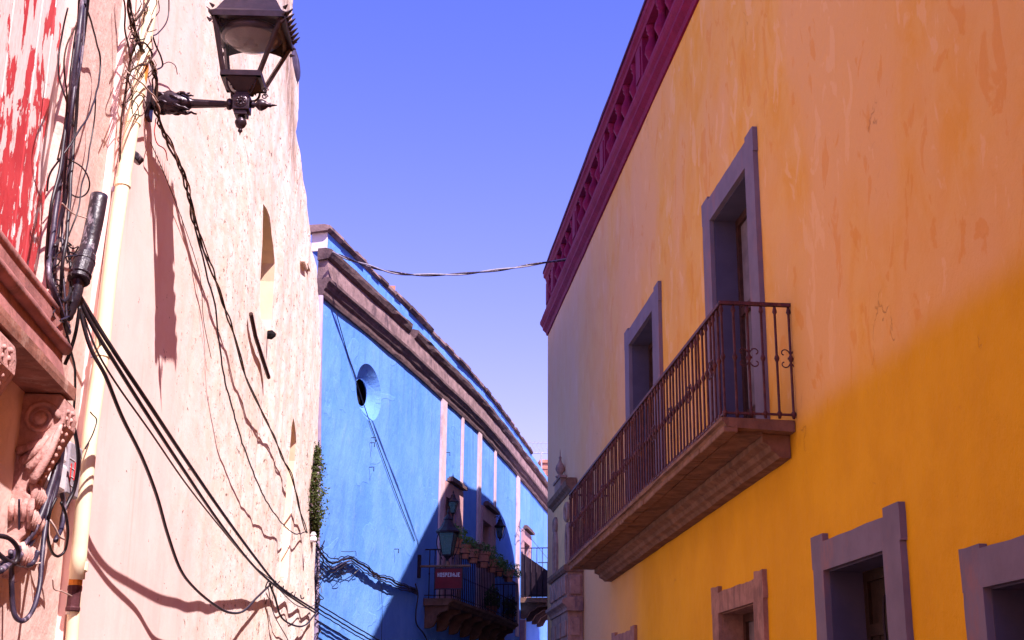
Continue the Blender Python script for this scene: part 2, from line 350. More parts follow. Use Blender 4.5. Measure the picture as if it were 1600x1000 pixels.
class MB:
    def __init__(s): s.v = []; s.f = []
    def add(s, vs, fs):
        k = len(s.v); s.v += [Vector(v) for v in vs]; s.f += [tuple(i + k for i in f) for f in fs]; return s
    def mesh(s, name, smooth=False, origin=(0, 0, 0)):
        me = bpy.data.meshes.new(name); og = Vector(origin)
        me.from_pydata([tuple(v - og) for v in s.v], [], s.f); me.validate(); me.update()
        import bmesh
        bm = bmesh.new(); bm.from_mesh(me); bmesh.ops.recalc_face_normals(bm, faces=bm.faces); bm.to_mesh(me); bm.free()
        if smooth:
            for p in me.polygons: p.use_smooth = True
        return me
    def build(s, name, mat, parent=None, smooth=False, label=None, cat=None, group=None, kind=None, bevel=0):
        if parent is None:
            lo = Vector([min(v[i] for v in s.v) for i in range(3)]); hi = Vector([max(v[i] for v in s.v) for i in range(3)])
            og = Vector(((lo.x + hi.x) / 2, (lo.y + hi.y) / 2, lo.z))
            o = obj(name, s.mesh(name, smooth, og), mat); o.location = og
        else:
            b = base_of(parent); o = obj(name, s.mesh(name, smooth, b), mat, parent)
        if bevel:
            md = o.modifiers.new('bevel', 'BEVEL'); md.width = bevel; md.segments = 2; md.limit_method = 'ANGLE'
        return tag(o, label, cat, group, kind)
    # ---- shapes in a wall frame
    def box(s, fr, u0, u1, o0, o1, z0, z1, nu=1, tilt=None):
        g = lambda u, o, z: fr.w(u, o, z + (tilt(u) if tilt else 0))
        vs = []
        for i in range(nu + 1):
            u = u0 + (u1 - u0) * i / nu
            vs += [g(u, o0, z0), g(u, o1, z0), g(u, o1, z1), g(u, o0, z1)]
        fs = [(0, 1, 2, 3), tuple(4 * nu + k for k in (3, 2, 1, 0))]
        for i in range(nu):
            for k in range(4):
                a = 4 * i + k; b = 4 * i + (k + 1) % 4; fs.append((a, a + 4, b + 4, b))
        return s.add(vs, fs)
    def sweep(s, fr, prof, u0, u1, nu=1, tilt=None, wob=0.0, seed=0, m0=0.0, m1=0.0):
        """extrude an (o,z) profile along u; m0/m1 mitre the ends back with o"""
        k = len(prof); vs = []
        for i in range(nu + 1):
            u = u0 + (u1 - u0) * i / nu
            for j, (o, z) in enumerate(prof):
                uu = u
                if i == 0: uu += m0 * o
                if i == nu: uu -= m1 * o
                dz = do = 0
                if wob:
                    p = Vector((u * 1.3 + seed, j * 1.7, seed)); dz = noise.noise(p) * wob; do = noise.noise(p + Vector((9, 3, 1))) * wob
                vs.append(fr.w(uu, o + do, z + dz + (tilt(u) if tilt else 0)))
        fs = [tuple(range(k)), tuple(nu * k + j for j in reversed(range(k)))]
        for i in range(nu):
            for j in range(k):
                a = i * k + j; b = i * k + (j + 1) % k; fs.append((a, a + k, b + k, b))
        return s.add(vs, fs)
    def tube(s, pts, r, seg=7, cap=True):
        pts = [Vector(p) for p in pts]; rs = r if isinstance(r, (list, tuple)) else [r] * len(pts)
        vs = []; fs = []; prev = None
        for i, p in enumerate(pts):
            t = (pts[min(i + 1, len(pts) - 1)] - pts[max(i - 1, 0)])
            if t.length < 1e-9: t = Vector((0, 0, 1))
            t.normalize()
            if prev is None:
                prev = Vector((0, 0, 1)) if abs(t.z) < .9 else Vector((1, 0, 0))
            a = (prev - t * prev.dot(t));
            if a.length < 1e-6: a = t.orthogonal()
            a.normalize(); prev = a; b = t.cross(a)
            for k in range(seg):
                th = 2 * math.pi * k / seg; vs.append(p + (a * math.cos(th) + b * math.sin(th)) * rs[i])
        for i in range(len(pts) - 1):
            for k in range(seg):
                a = i * seg + k; b = i * seg + (k + 1) % seg; fs.append((a, b, b + seg, a + seg))
        if cap: fs += [tuple(reversed(range(seg))), tuple((len(pts) - 1) * seg + k for k in range(seg))]
        return s.add(vs, fs)
    def lathe(s, base, prof, seg=10, axis=Vector((0, 0, 1)), sq=0, xd=None):
        """prof = [(r, h)]"""
        axis = Vector(axis).normalized(); a = Vector(xd).normalized() if xd is not None else axis.orthogonal().normalized(); b = axis.cross(a)
        vs = []; fs = []; base = Vector(base); off = math.pi / seg if sq else 0
        for r, h in prof:
            for k in range(seg):
                th = 2 * math.pi * k / seg + off; vs.append(base + axis * h + (a * math.cos(th) + b * math.sin(th)) * max(r, 1e-4))
        for i in range(len(prof) - 1):
            for k in range(seg):
                p = i * seg + k; q = i * seg + (k + 1) % seg; fs.append((p, q, q + seg, p + seg))
        fs += [tuple(reversed(range(seg))), tuple((len(prof) - 1) * seg + k for k in range(seg))]
        return s.add(vs, fs)
    def hexa(s, c8):
        return s.add(c8, [(0, 1, 2, 3), (7, 6, 5, 4), (0, 4, 5, 1), (1, 5, 6, 2), (2, 6, 7, 3), (3, 7, 4, 0)])
    def obox(s, c, ax, ay, az, hx, hy, hz):
        c = Vector(c); vs = [c + ax * hx * i + ay * hy * j + az * hz * k for k in (-1, 1) for i, j in ((-1, -1), (1, -1), (1, 1), (-1, 1))]
        return s.hexa(vs)

def inside(p, poly):
    r = False; j = len(poly) - 1; x, y = p
    for i in range(len(poly)):
        xi, yi = poly[i]; xj, yj = poly[j]
        if (yi > y) != (yj > y) and x < (xj - xi) * (y - yi) / (yj - yi) + xi: r = not r
        j = i
    return r
def dens(poly, step):
    out = []
    for i, a in enumerate(poly):
        b = poly[(i + 1) % len(poly)]; L = math.hypot(b[0] - a[0], b[1] - a[1]); k = max(1, int(L / step))
        for j in range(k): out.append((a[0] + (b[0] - a[0]) * j / k, a[1] + (b[1] - a[1]) * j / k))
    return out
def plate(mb, fr, outer, holes=(), o0=0.0, o1=.05, grid=None, disp=None, hdepth=None, back=True, taper=None):
    """a slab of any outline with openings, front at o1, back at o0; holes are as deep as the slab or hdepth"""
    P = []; E = []
    def ring(poly):
        k = len(P); P.extend(Vector(p) for p in poly); E.extend((k + i, k + (i + 1) % len(poly)) for i in range(len(poly))); return k
    rings = [(ring(outer), len(outer))] + [(ring(h), len(h)) for h in holes]
    if grid:
        us = [p[0] for p in outer]; zs = [p[1] for p in outer]
        nu = int((max(us) - min(us)) / grid[0]); nz = int((max(zs) - min(zs)) / grid[1])
        for i in range(1, nu):
            for j in range(1, nz):
                q = (min(us) + (max(us) - min(us)) * i / nu, min(zs) + (max(zs) - min(zs)) * j / nz)
                if inside(q, outer) and not any(inside(q, h) for h in holes): P.append(Vector(q))
    V, EE, FF, *_ = delaunay_2d_cdt(P, E, [], 0, 1e-5)
    d = disp or (lambda u, z: 0.0)
    keep = []
    for f in FF:
        c = sum((V[i] for i in f), Vector((0, 0))) / len(f)
        if inside(c, outer) and not any(inside(c, h) for h in holes): keep.append(tuple(f))
    mb.add([fr.w(v.x, o1 + d(v.x, v.y), v.y) for v in V], keep)
    def side(poly, oa, ob, sc=1.0):
        n = len(poly); cu = sum(p[0] for p in poly) / n; cz = sum(p[1] for p in poly) / n
        vs = [fr.w(p[0], oa + d(*p), p[1]) for p in poly] + [fr.w(cu + (p[0] - cu) * sc, ob, cz + (p[1] - cz) * sc) for p in poly]
        mb.add(vs, [(i, (i + 1) % n, (i + 1) % n + n, i + n) for i in range(n)])
    side(outer, o1, o0)
    for k, h in enumerate(holes):
        side(h, o1, (hdepth[k] if hdepth else o0), (taper[k] if taper else 1.0))
    if back:
        Pb = [Vector(p) for p in outer]; Vb, _, Fb, *_ = delaunay_2d_cdt(Pb, [(i, (i + 1) % len(Pb)) for i in range(len(Pb))], [], 0, 1e-5)
        mb.add([fr.w(v.x, o0, v.y) for v in Vb], [tuple(f) for f in Fb if inside(sum((Vb[i] for i in f), Vector((0, 0))) / len(f), outer)])
    return mb
def rect(u0, u1, z0, z1): return [(u0, z0), (u1, z0), (u1, z1), (u0, z1)]
def spline(pts, n=8):
    pts = [Vector(p) for p in pts]; out = []
    P = [pts[0] * 2 - pts[1]] + pts + [pts[-1] * 2 - pts[-2]]
    for i in range(1, len(P) - 2):
        for k in range(n):
            t = k / n; a, b, c, d = P[i - 1:i + 3]
            out.append(.5 * ((2 * b) + (c - a) * t + (2 * a - 5 * b + 4 * c - d) * t * t + (3 * b - a - 3 * c + d) * t ** 3))
    out.append(P[-2]); return out

# ================================================================== GROUND
def sheet(name, x0, x1, y0, y1, z, mat, h=0.0):
    mb = MB()
    if h: mb.hexa([(x0, y0, z - h), (x1, y0, z - h), (x1, y1, z - h), (x0, y1, z - h), (x0, y0, z), (x1, y0, z), (x1, y1, z), (x0, y1, z)])
    else: mb.add([(x0, y0, z), (x1, y0, z), (x1, y1, z), (x0, y1, z)], [(0, 1, 2, 3)])
    o = mb.build(name, mat, kind='structure'); return o
sheet('ground', -400, 400, -400, 400, -.004, 'asphalt')
sheet('street', -.7, 3.0, -14, 60, 0.0, 'asphalt')
sheet('pavement', 3.0, 3.9, -14, 31, .12, 'paving', .12)
sheet('pavement', -1.7, -.7, -14, 20, .12, 'paving', .12)

# ================================================================== YELLOW HOUSE
yh = empty('yellow_house', (3.9, 12, 0), 'long two-storey yellow house with a crimson balustrade parapet and one long balcony', 'house')
def ydisp(u, z): return .006 * noise.noise(Vector((u * .7, z * .7, 3))) - .004
YEND = 31.2
doors_up = [(13.28, 14.9, 4.3, 7.50), (18.45, 20.32, 4.25, 7.44), (24.2, 25.9, 9.0, 9.1)]
openings = [rect(13.28, 14.9, 4.36, 7.50), rect(18.45, 20.32, 4.3, 7.44), rect(10.0, 11.42, .12, 2.90), rect(13.70, 15.17, .9, 2.82), rect(20.6, 22.0, .9, 2.76), rect(6.3, 8.32, .12, 2.46)]
mb = MB(); plate(mb, YE, dens(rect(-14, YEND, 0, 10.9), .8), [dens(h, .6) for h in openings], -.6, 0, grid=(.55, .55), disp=ydisp)
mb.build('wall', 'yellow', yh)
mb = MB(); mb.box(YE, -14, YEND - .02, -9, -.6, 0, 10.8); mb.build('body', 'plain_wall', yh)
mb = MB(); mb.box(YE, -14, YEND, -9.1, -.3, 10.81, 10.86); mb.build('roof', 'roof', yh)

def rough_outline(poly, step, amt, seed):
    out = []
    for i, (u, z) in enumerate(dens(poly, step)):
        out.append((u + noise.noise(Vector((u * 7, z * 7, seed))) * amt, z + noise.noise(Vector((u * 7, z * 7, seed + 5))) * amt))
    return out
def surround(op, wl, wr, wt, ear, earh, mat, proud=.045, chip=.008, seed=1, zb=None, label=None):
    u0, u1, z0, z1 = op; zb = z0 if zb is None else zb
    A, B, T = u0 - wl, u1 + wr, z1 + wt
    ew = .30
    outer = [(A, zb), (u0, zb), (u0, z1), (u1, z1), (u1, zb), (B, zb), (B, T - earh * 3.2), (B + ear * .35, T - earh * 3.2), (B + ear * .35, T), (B - ew, T), (B - ew, T - ear), (A + ew, T - ear), (A + ew, T), (A - ear * .35, T), (A - ear * .35, T - earh * 3.2), (A, T - earh * 3.2)]
    inner = outer[:6]
    o2 = dens(outer, .09); out = []
    for (u, z) in o2:
        if u < A + .02 or u > B - .02 or z > T - ear - .02:
            u += noise.noise(Vector((u * 5, z * 5, seed))) * chip; z += noise.noise(Vector((u * 5, z * 5, seed + 5))) * chip
        out.append((u, z))
    fr = MB(); plate(fr, YE, out, (), -.012, proud)
    s = fr.build('door_surround', mat, yh)
    if label: s['label'] = label
    return s
def lining(op, d, mat, parent, t=.012):
    u0, u1, z0, z1 = op; mb = MB()
    mb.box(YE, u0, u0 + t, -d, -.005, z0, z1); mb.box(YE, u1 - t, u1, -d, -.005, z0, z1); mb.box(YE, u0 + t, u1 - t, -d, -.005, z1 - t, z1)
    return mb.build('reveal', mat, parent)
def leaf_door(op, d, parent_surround, panes=True, mat='wood_dark', transom=.62):
    u0, u1, z0, z1 = op; u0 += .013; u1 -= .013; z1 -= .013
    mb = MB(); b = .09
    mb.box(YE, u0, u0 + b, -d - .07, -d, z0, z1); mb.box(YE, u1 - b, u1, -d - .07, -d, z0, z1)
    mb.box(YE, u0 + b, u1 - b, -d - .07, -d, z1 - b, z1)
    zt = z1 - (z1 - z0) * (1 - transom) if panes else z1 - .5
    mb.box(YE, u0 + b, u1 - b, -d - .065, -d + .005, zt - .05, zt + .05)
    um = (u0 + u1) / 2
    mb.box(YE, um - .05, um + .05, -d - .066, -d + .012, z0, zt - .05)
    mb.box(YE, um - .03, um + .03, -d - .066, -d + .004, zt + .05, z1 - b)
    leaf = mb.build('door_frame', mat, parent_surround)
    dk = MB(); dk.box(YE, u0, u1, -d - .12, -d - .10, z0, z1); dk.build('door_backing', 'dark', parent_surround)
    for a, c in ((u0 + b, um - .05), (um + .05, u1 - b)):
        p = MB()
        if panes:
            zz = z0 + .75
            p.box(YE, a, c, -d - .05, -d - .04, zz, zt - .05)
            q = MB(); q.box(YE, a, c, -d - .05, -d - .02, z0, zz); q.build('door_panel', mat, parent_surround)
            p.build('pane', 'pane', parent_surround)
            q = MB(); q.box(YE, a if a < um else um + .03, c if a > um else um - .03, -d - .05, -d - .04, zt + .05, z1 - b); q.build('pane', 'pane', parent_surround)
        else:
            nb = 3
            for i in range(nb):
                q = MB(); q.box(YE, a + (c - a) * i / nb + .006, a + (c - a) * (i + 1) / nb - .006, -d - .05, -d - .015, z0, zt - .05)
                q.build('board', mat, parent_surround)
            q = MB(); q.box(YE, a, c, -d - .05, -d - .03, zt + .05, z1 - b); q.build('door_panel', mat, parent_surround)
    return leaf
for k, (op, wl, wr, wt, ear, mat, zb, proud) in enumerate([
        ((13.28, 14.9, 4.36, 7.50), .34, .36, .34, .05, 'surround', 4.36, .05),
        ((18.45, 20.32, 4.30, 7.44), .46, .36, .30, .05, 'surround', 4.30, .05),
        ((10.0, 11.42, .12, 2.90), .36, .27, .32, .07, 'surround', .12, .05),
        ((13.70, 15.17, .9, 2.82), .36, .28, .30, .07, 'surround_stone', .7, .045),
        ((20.6, 22.0, .9, 2.76), .30, .28, .28, .06, 'surround_stone', .7, .045),
        ((6.3, 8.32, .12, 2.46), .36, .30, .28, .03, 'surround', .12, .05)]):
    s = surround(op, wl, wr, wt, ear, .09, mat, proud, .02 if mat == 'surround_stone' else .009, k * 3 + 1, zb,
                 {'surround_stone': 'bare pink stone surround with chipped edges'}.get(mat))
    lining(op, .30, 'reveal' if mat == 'surround' else 'surround_stone', s)
    if k < 2: leaf_door(op, .27, s, True)
    elif k in (2, 5): leaf_door(op, .30, s, False, 'wood_brown')
    else:
        leaf_door(op, .24, s, True, 'wood_dark', .66)
# iron flower ornament on the lower door leaf
mb = MB(); c = YE.w(10.62, -.22, 2.22)
for sgn in (1, -1):
    mb.tube([c + Vector((0, sgn * (.02 + .14 * math.sin(t * .5)), -.18 + t * .12)) for t in range(0, 6)], .012, 5)
mb.tube([c + Vector((0, -.22, .0)), c + Vector((0, .22, -.02))], .012, 5); mb.tube([c + Vector((0, 0, -.3)), c + Vector((0, 0, .32))], .014, 5)
mb.build('door_grille', 'dark_rail', yh)

# ---- parapet
pp = MB()
pp.sweep(YE, [(-.35, 10.72), (.03, 10.72), (.05, 10.80), (.13, 10.86), (.13, 10.92), (.17, 10.97), (.19, 11.01), (.19, 11.06), (.14, 11.09), (.14, 11.20), (-.35, 11.20)], -14, YEND, 60, wob=.012)
par = pp.build('parapet', 'crimson', yh)
cp = MB(); cp.sweep(YE, [(-.30, 11.92), (.12, 11.92), (.14, 11.98), (.18, 12.02), (.18, 12.12), (-.30, 12.12)], -14, YEND - .6, 60, wob=.012, seed=3); cp.build('coping', 'crimson', par)
cp = MB(); cp.sweep(YE, [(-.32, 12.124), (.20, 12.124), (.20, 12.19), (.0, 12.24), (-.32, 12.24)], -14, YEND - .58, 60, wob=.012, seed=3); cp.build('coping_cap', 'coping_dark', par)
q = MB(); q.box(YE, -14, YEND - .65, -.30, -.20, 11.19, 11.93); q.build('parapet_back', 'crimson', par)
ped = MB(); ped.box(YE, -.27, .27, -.20, .115, 0, .73); ped.box(YE, -.17, .17, .11, .135, .1, .62)
pedm = ped.mesh('pedestal', origin=YE.w(0, 0, 0)); pedm.materials.append(M['crimson'])
bal = MB(); bal.lathe((0, 0, 0), [(.085, 0), (.095, .05), (.055, .08), (.07, .14), (.125, .26), (.115, .34), (.06, .47), (.055, .56), (.085, .60), (.065, .63), (.095, .66), (.095, .73)], 9)
balm = bal.mesh('parapet_baluster', True); balm.materials.append(M['crimson'])
u = YEND - .35; k = 0
cent = [29.35 - 3.55 * i for i in range(13)]
obj('pedestal', pedm, None, par, YE.w(YEND - .87, 0, 11.195))
for c_ in cent:
    obj('pedestal', pedm, None, par, YE.w(c_, 0, 11.195))
    for j in range(4):
        uu = c_ - .27 - 3.01 * (j + .5) / 4
        if uu > -14: obj('parapet_baluster', balm, None, par, YE.w(uu, +.03, 11.195), (0, 0, random.uniform(0, 6)))
for j in range(1):
    obj('parapet_baluster', balm, None, par, YE.w(29.35 + .50, +.03, 11.195))

# ---- long balcony
tl = lambda u: -.0165 * (u - 12)
BU0, BU1, BO = 12.0, 22.6, .74
sb = MB(); sb.sweep(YE, [(0.0, 4.29), (BO - .14, 4.29), (BO - .10, 4.30), (BO - .05, 4.31), (BO - .03, 4.345), (BO, 4.355), (BO, 4.39), (0, 4.40)], BU0 + .14, BU1, 40, tl, .012, m0=-.14)
slab = sb.build('balcony', 'slab_stone', yh)
# edge stones along the front lip
i = 0; u = BU0 + .05
while u < BU1 - .1:
    L = random.uniform(.30, .42); L = min(L, BU1 - u)
    st_ = MB(); jo = random.uniform(-.006, .012)
    st_.box(YE, u + .008, u + L - .008, BO - .16, BO - .03 + jo, 4.255 + random.uniform(-.008, .008), 4.308, 1, tl)
    st_.build('edge_stone', 'slab_stone', slab, bevel=.012); u += L
# planks / stones of the underside
nst = 9
for i in range(nst):
    a = BU0 + .2 + (BU1 - BU0 - .3) * i / nst; b = BU0 + .2 + (BU1 - BU0 - .3) * (i + 1) / nst
    q = MB(); q.box(YE, a + .012, b - .012, .30, BO - .175, 4.268 + random.uniform(-.006, .006), 4.292, 1, tl); q.build('soffit_stone', 'slab_stone', slab)
bm_ = MB(); bm_.sweep(YE, [(0, 4.07), (.12, 4.07), (.15, 4.11), (.20, 4.13), (.22, 4.18), (.29, 4.21), (.29, 4.29), (0, 4.29)], BU0 + .32, BU1 - .1, 30, tl, .012, seed=5, m0=-.2); bm_.build('corbel_moulding', 'slab_stone', slab)
# railing
ZR = 4.40; RH = 1.13
rf = BO - .05
tr = MB()
tr.box(YE, BU0 + .10, BU1 - .05, rf - .022, rf + .022, ZR + RH - .012, ZR + RH + .022, 30, tl)
tr.box(YE, BU0 + .075, BU0 + .12, 0, rf + .022, ZR + RH - .010, ZR + RH + .023)
tr.box(YE, BU1 - .08, BU1 - .04, 0, rf, ZR + RH - .010, ZR + RH + .020, 1, tl)
tr.build('top_rail', 'rust_iron', slab)
br = MB(); br.box(YE, BU0 + .10, BU1 - .05, rf - .012, rf + .012, ZR + .03, ZR + .05, 30, tl); br.box(YE, BU0 + .085, BU0 + .11, 0, rf, ZR + .03, ZR + .05)
br.build('bottom_rail', 'rust_iron', slab)
bb = MB(); R_ = .0125
bb.lathe((0, 0, 0), [(R_, 0), (.022, .04), (.026, .055), (R_, .075), (R_, .56), (.02, .575), (.026, .595), (.02, .615), (R_, .63), (R_, RH - .09), (.024, RH - .07), (.018, RH - .04), (R_, RH - .012)], 6)
barm = bb.mesh('rail_bar', True); barm.materials.append(M['rust_iron'])
def scrollmesh(name, mat, sz=1.0):
    s = MB()
    for sg in (1, -1):
        for up in (1, -1):
            pts = []
            for t in range(0, 13):
                a = t / 12 * 4.4; r = .052 * sz * (1 - t / 16)
                pts.append(Vector((0, sg * (.012 + .052 * sz - r * math.cos(a)), up * (.02 + r * math.sin(a) * 1.0 + .03 * sz))))
            s.tube(pts, .0065 * sz, 5)
    s.tube([(0, -.03, 0), (0, .03, 0)], .012, 5)
    me = s.mesh(name, True); me.materials.append(M[mat]); return me
scm = scrollmesh('rail_scroll', 'rust_iron')
N_ = 66
for i in range(N_ + 1):
    u = BU0 + .10 + (BU1 - BU0 - .17) * i / N_
    obj('rail_bar', barm, None, slab, YE.w(u, rf, ZR + tl(u)), (random.gauss(0, .006), random.gauss(0, .004), random.random()))
    if i % 6 == 3: obj('rail_scroll', scm, None, slab, YE.w(u, rf + .004, ZR + tl(u) + .595))
for i in range(1, 6):
    o_ = rf * (1 - i / 5) + .02
    obj('rail_bar', barm, None, slab, YE.w(BU0 + .10, o_, ZR))
    if i in (2, 5): obj('rail_scroll', scm, None, slab, YE.w(BU0 + .095, o_, ZR + .595), (0, 0, math.pi / 2))

# ================================================================== STONE PORTAL beyond the balcony
po = empty('stone_portal', (3.7, 27.5, 0), 'carved stone portal with entablature and urn finial at the far end of the yellow house', 'portal')
PU0, PU1 = 25.62, 28.1
mb = MB()
for (a, b, o_, z0, z1) in [(PU0 + .04, PU1 - .04, .30, .1, 3.66)]: mb.box(YE, a, b, .01, o_, z0, z1)
mb.build('pilaster', 'portal_stone', po)
for zz in (1.2, 2.0, 2.75, 3.2):
    for j in range(3):
        q = MB(); uu = PU0 + .16 + j * .78; q.box(YE, uu, uu + .60, .295, .335, zz, zz + (.34 if zz < 3.2 else .3)); q.build('carved_panel', 'portal_stone', po, bevel=.02)
    q = MB(); q.box(YE, PU0 + .015, PU0 + .05, .06, .25, zz, zz + .34); q.build('carved_panel', 'portal_stone', po, bevel=.012)
mb = MB(); mb.sweep(YE, [(.01, 3.66), (.33, 3.66), (.33, 3.72), (.36, 3.76), (.42, 3.80), (.42, 3.86), (.36, 3.90), (.33, 3.92), (.01, 3.92)], PU0 - .05, PU1 + .05, 4); mb.build('lower_cornice', 'portal_stone', po, bevel=.006)
mb = MB(); mb.box(YE, PU0 + .02, PU1, .01, .31, 3.92, 4.40); mb.build('frieze', 'portal_stone', po)
for j in range(7):
    q = MB(); uu = PU0 + .08 + j * .345; q.box(YE, uu, uu + .25, .30, .35, 3.98, 4.34); q.build('frieze_block', 'portal_stone', po, bevel=.02)
q = MB(); q.box(YE, PU0 - .02, PU0 + .03, .05, .27, 3.97, 4.34); q.build('frieze_block', 'portal_stone', po, bevel=.02)
mb = MB(); mb.sweep(YE, [(.01, 4.40), (.34, 4.40), (.38, 4.45), (.38, 4.52), (.30, 4.56), (.01, 4.56)], PU0 - .03, PU1 + .1, 4); mb.build('upper_ledge', 'portal_dark', po)
QU0, QU1 = 26.5, 29.2
mb = MB(); mb.box(YE, QU0, QU1, .01, .10, 4.56, 6.10); mb.build('panel', 'portal_panel', po)
mb = MB(); mb.sweep(YE, [(.01, 6.10), (.12, 6.10), (.15, 6.16), (.22, 6.20), (.24, 6.30), (.18, 6.36), (.01, 6.36)], QU0 - .12, QU1 + .15, 6, wob=.01); mb.build('crowning_cornice', 'portal_dark', po)
mb = MB(); mb.box(YE, 27.9, 28.9, .01, .13, 6.30, 6.62); mb.box(YE, 27.82, 28.98, .01, .16, 6.62, 6.67); mb.build('pedestal', 'portal_stone', po)
mb = MB(); mb.lathe(YE.w(28.2, .10, 6.67), [(.10, 0), (.11, .03), (.04, .06), (.07, .10), (.11, .18), (.09, .26), (.04, .34), (.025, .40), (.035, .44), (.012, .48), (.005, .62)], 10); mb.build('urn_finial', 'portal_stone', po, smooth=True)
def oval(u, z, ru, rz, name='carved_oval', o0=.10):
    q = MB(); pts = [YE.w(u + ru * math.cos(t * math.pi / 10), o0 + .02, z + rz * math.sin(t * math.pi / 10)) for t in range(21)]
    q.tube(pts, .055, 6, False); q.box(YE, u - ru * .5, u + ru * .5, o0, o0 + .03, z - rz * .6, z + rz * .6); q.build(name, 'portal_stone', po, smooth=False)
oval(27.0, 5.75, .2, .16); oval(26.8, 5.05, .20, .42, 'carved_scroll'); oval(28.75, 5.05, .22, .52, 'carved_scroll'); oval(28.8, 5.72, .18, .14)

# ================================================================== UNSEEN BLOCKER added to throw the curved shade on the blue front
nb = empty('shade_blocker_house', (6, 36, 0), 'unseen buff house added behind the yellow house to shade the blue front', 'house')
NF = Frame([(4.13, 31.24), (5.65, 41.4)]); NF.side = -1
mb = MB(); plate(mb, NF, [(0, 0), (13.5, 0), (13.5, 7.0), (12, 7.6), (10.4, 7.9), (9.85, 8.9), (9.3, 9.6), (8.8, 10.0), (7.9, 10.5), (7.1, 10.9), (5.8, 11.35), (4.0, 11.75), (1.1, 12.25), (0, 12.55)], [rect(1.5, 2.5, 3.9, 6), rect(4.5, 5.5, 3.9, 6)], -.4, 0, grid=(1, 1)); mb.build('wall', 'plain_wall', nb)
mb = MB(); mb.box(NF, .02, 9.9, -6, -.4, 0, 7.8); mb.build('body', 'plain_wall', nb)
for a in (1.5, 4.5):
    q = MB(); q.box(NF, a, a + 1, -.25, -.2, 3.9, 6); q.build('window', 'wood_dark', nb)

# ================================================================== BLUE HOUSE
bh = empty('blue_house', BL.w(6, 0, 0), 'bright blue two-storey house with a curving front, stone cornice and round window', 'house')
BEND = BL.arc[-1] - 2
ru, rz = BL.px(577, 613); Z0 = BZ
def circ(u, z, r, n=36): return [(u + r * math.cos(2 * math.pi * k / n), z + r * math.sin(2 * math.pi * k / n)) for k in range(n)]
# doors of the blue house
d1a = BL.px(693, 800)[0]; d1b = BL.px(707.5, 800)[0]; d2a = BL.px(751, 850)[0]; d2b = BL.px(761.5, 850)[0]
z1t = BL.px(707, 784)[1]; z2t = BL.px(760, 818)[1]
d3a = BL.px(814, 870)[0]; d3b = d3a + 1.3
ZF = BL.px(662, 937)[1] + .03
print('blue', ru, rz, d1a, d1b, z1t, d2a, d2b, z2t, d3a, ZF, BL.px(706, 800), BL.px(721, 800))
RV = .28
bop = [rect(d1a, d1b + .35, ZF, z1t), rect(d2a, d2b + .35, ZF, z2t), rect(d3a + .35, d3b + .3, BL.px(813, 936)[1] + .05, BL.px(817, 846)[1])]
LR = [BL.px(577, y)[1] for y in (570, 658)]; rad = abs(LR[0] - LR[1]) / 2
RU = (BL.px(597, 613)[0] - BL.px(557, 613)[0]) / 2 / rad; print('RU', RU, rad)
def bdisp(u, z): return .012 * noise.noise(Vector((u * .6, z * .6, 8))) - .008
mb = MB(); plate(mb, BL, dens(rect(0, BEND, 0, Z0 + .5), .5), [[(ru + (u_ - ru) * RU, z_) for u_, z_ in circ(ru, rz, rad)]] + [dens(h, .5) for h in bop], -.75, 0, grid=(.45, .5), disp=bdisp, hdepth=[-.19, -.75, -.75, -.75], taper=[.50, 1, 1, 1], back=True)
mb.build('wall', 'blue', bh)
# side wall seen past the cream corner, body, roof
mb = MB(); mb.box(BL, .05, BEND, -6, -.75, 0, Z0 + .45, 30); mb.build('body', 'plain_wall', bh)
mb = MB()
rr = rad * .50
mb.tube([BL.w(ru + RU * rr * math.cos(t * math.pi / 14), -.19, rz + rr * math.sin(t * math.pi / 14)) for t in range(29)], .016, 6, False); mb.build('round_window_rim', 'blue', bh)
mb = MB(); plate(mb, BL, [(ru + (u_ - ru) * RU, z_) for u_, z_ in circ(ru, rz, rr)], (), -.40, -.34, back=False); mb.build('round_window_pane', 'dark', bh)
# cornice courses
S = Z0
cs = MB(); cs.sweep(BL, [(-.1, S), (.04, S), (.06, S + .06), (.06, S + .14), (.10, S + .18), (.13, S + .26), (.17, S + .30), (.17, S + .36), (.14, S + .38), (-.1, S + .38)], -.10, BEND, 90, wob=.014, m0=-.1); cor = cs.build('cornice', 'cornice_grime', bh)
cs = MB(); cs.sweep(BL, [(-.1, S + .38), (.13, S + .381), (.12, S + .60), (.10, S + .74), (-.1, S + .74)], -.08, BEND, 90, wob=.014, seed=4, m0=-.1); cs.build('frieze', 'cornice_stone', bh)
# upper ledge, broken where a length has fallen away
for a, b in ((-.14, BL.px(632, 520)[0]), (BL.px(641, 527)[0], BEND)):
    cs = MB(); cs.sweep(BL, [(-.1, S + .74), (.13, S + .74), (.17, S + .79), (.20, S + .86), (.20, S + .93), (.08, S + .96), (-.1, S + .96)], a, b, max(6, int(b - a) * 3), wob=.03, seed=6, m0=-.12); cs.build('ledge', 'cornice_grime', bh)
cs = MB(); cs.sweep(BL, [(-.28, S + .96), (.03, S + .96), (.03, S + 1.33), (-.28, S + 1.33)], .02, BEND, 60, wob=.012, seed=2); cs.build('parapet', 'blue', bh)
cs = MB(); cs.box(BL, -.02, .018, -.28, .035, S + .962, S + 1.33); cs.build('parapet_end', 'white_plaster', bh)
u = -.12
while u < 22:
    L = random.uniform(.45, .8); q = MB(); jz = random.uniform(-.02, .02); jo = random.uniform(-.02, .03)
    q.sweep(BL, [(-.32, S + 1.33), (.05 + jo, S + 1.33), (.10 + jo, S + 1.37 + jz), (.10 + jo, S + 1.43 + jz), (.0, S + 1.47 + jz), (-.32, S + 1.47 + jz)], u + .006, u + L - .006, 2, wob=.02, seed=u)
    q.build('coping_stone', 'cornice_stone' if random.random() < .35 else 'cornice_grime', bh); u += L
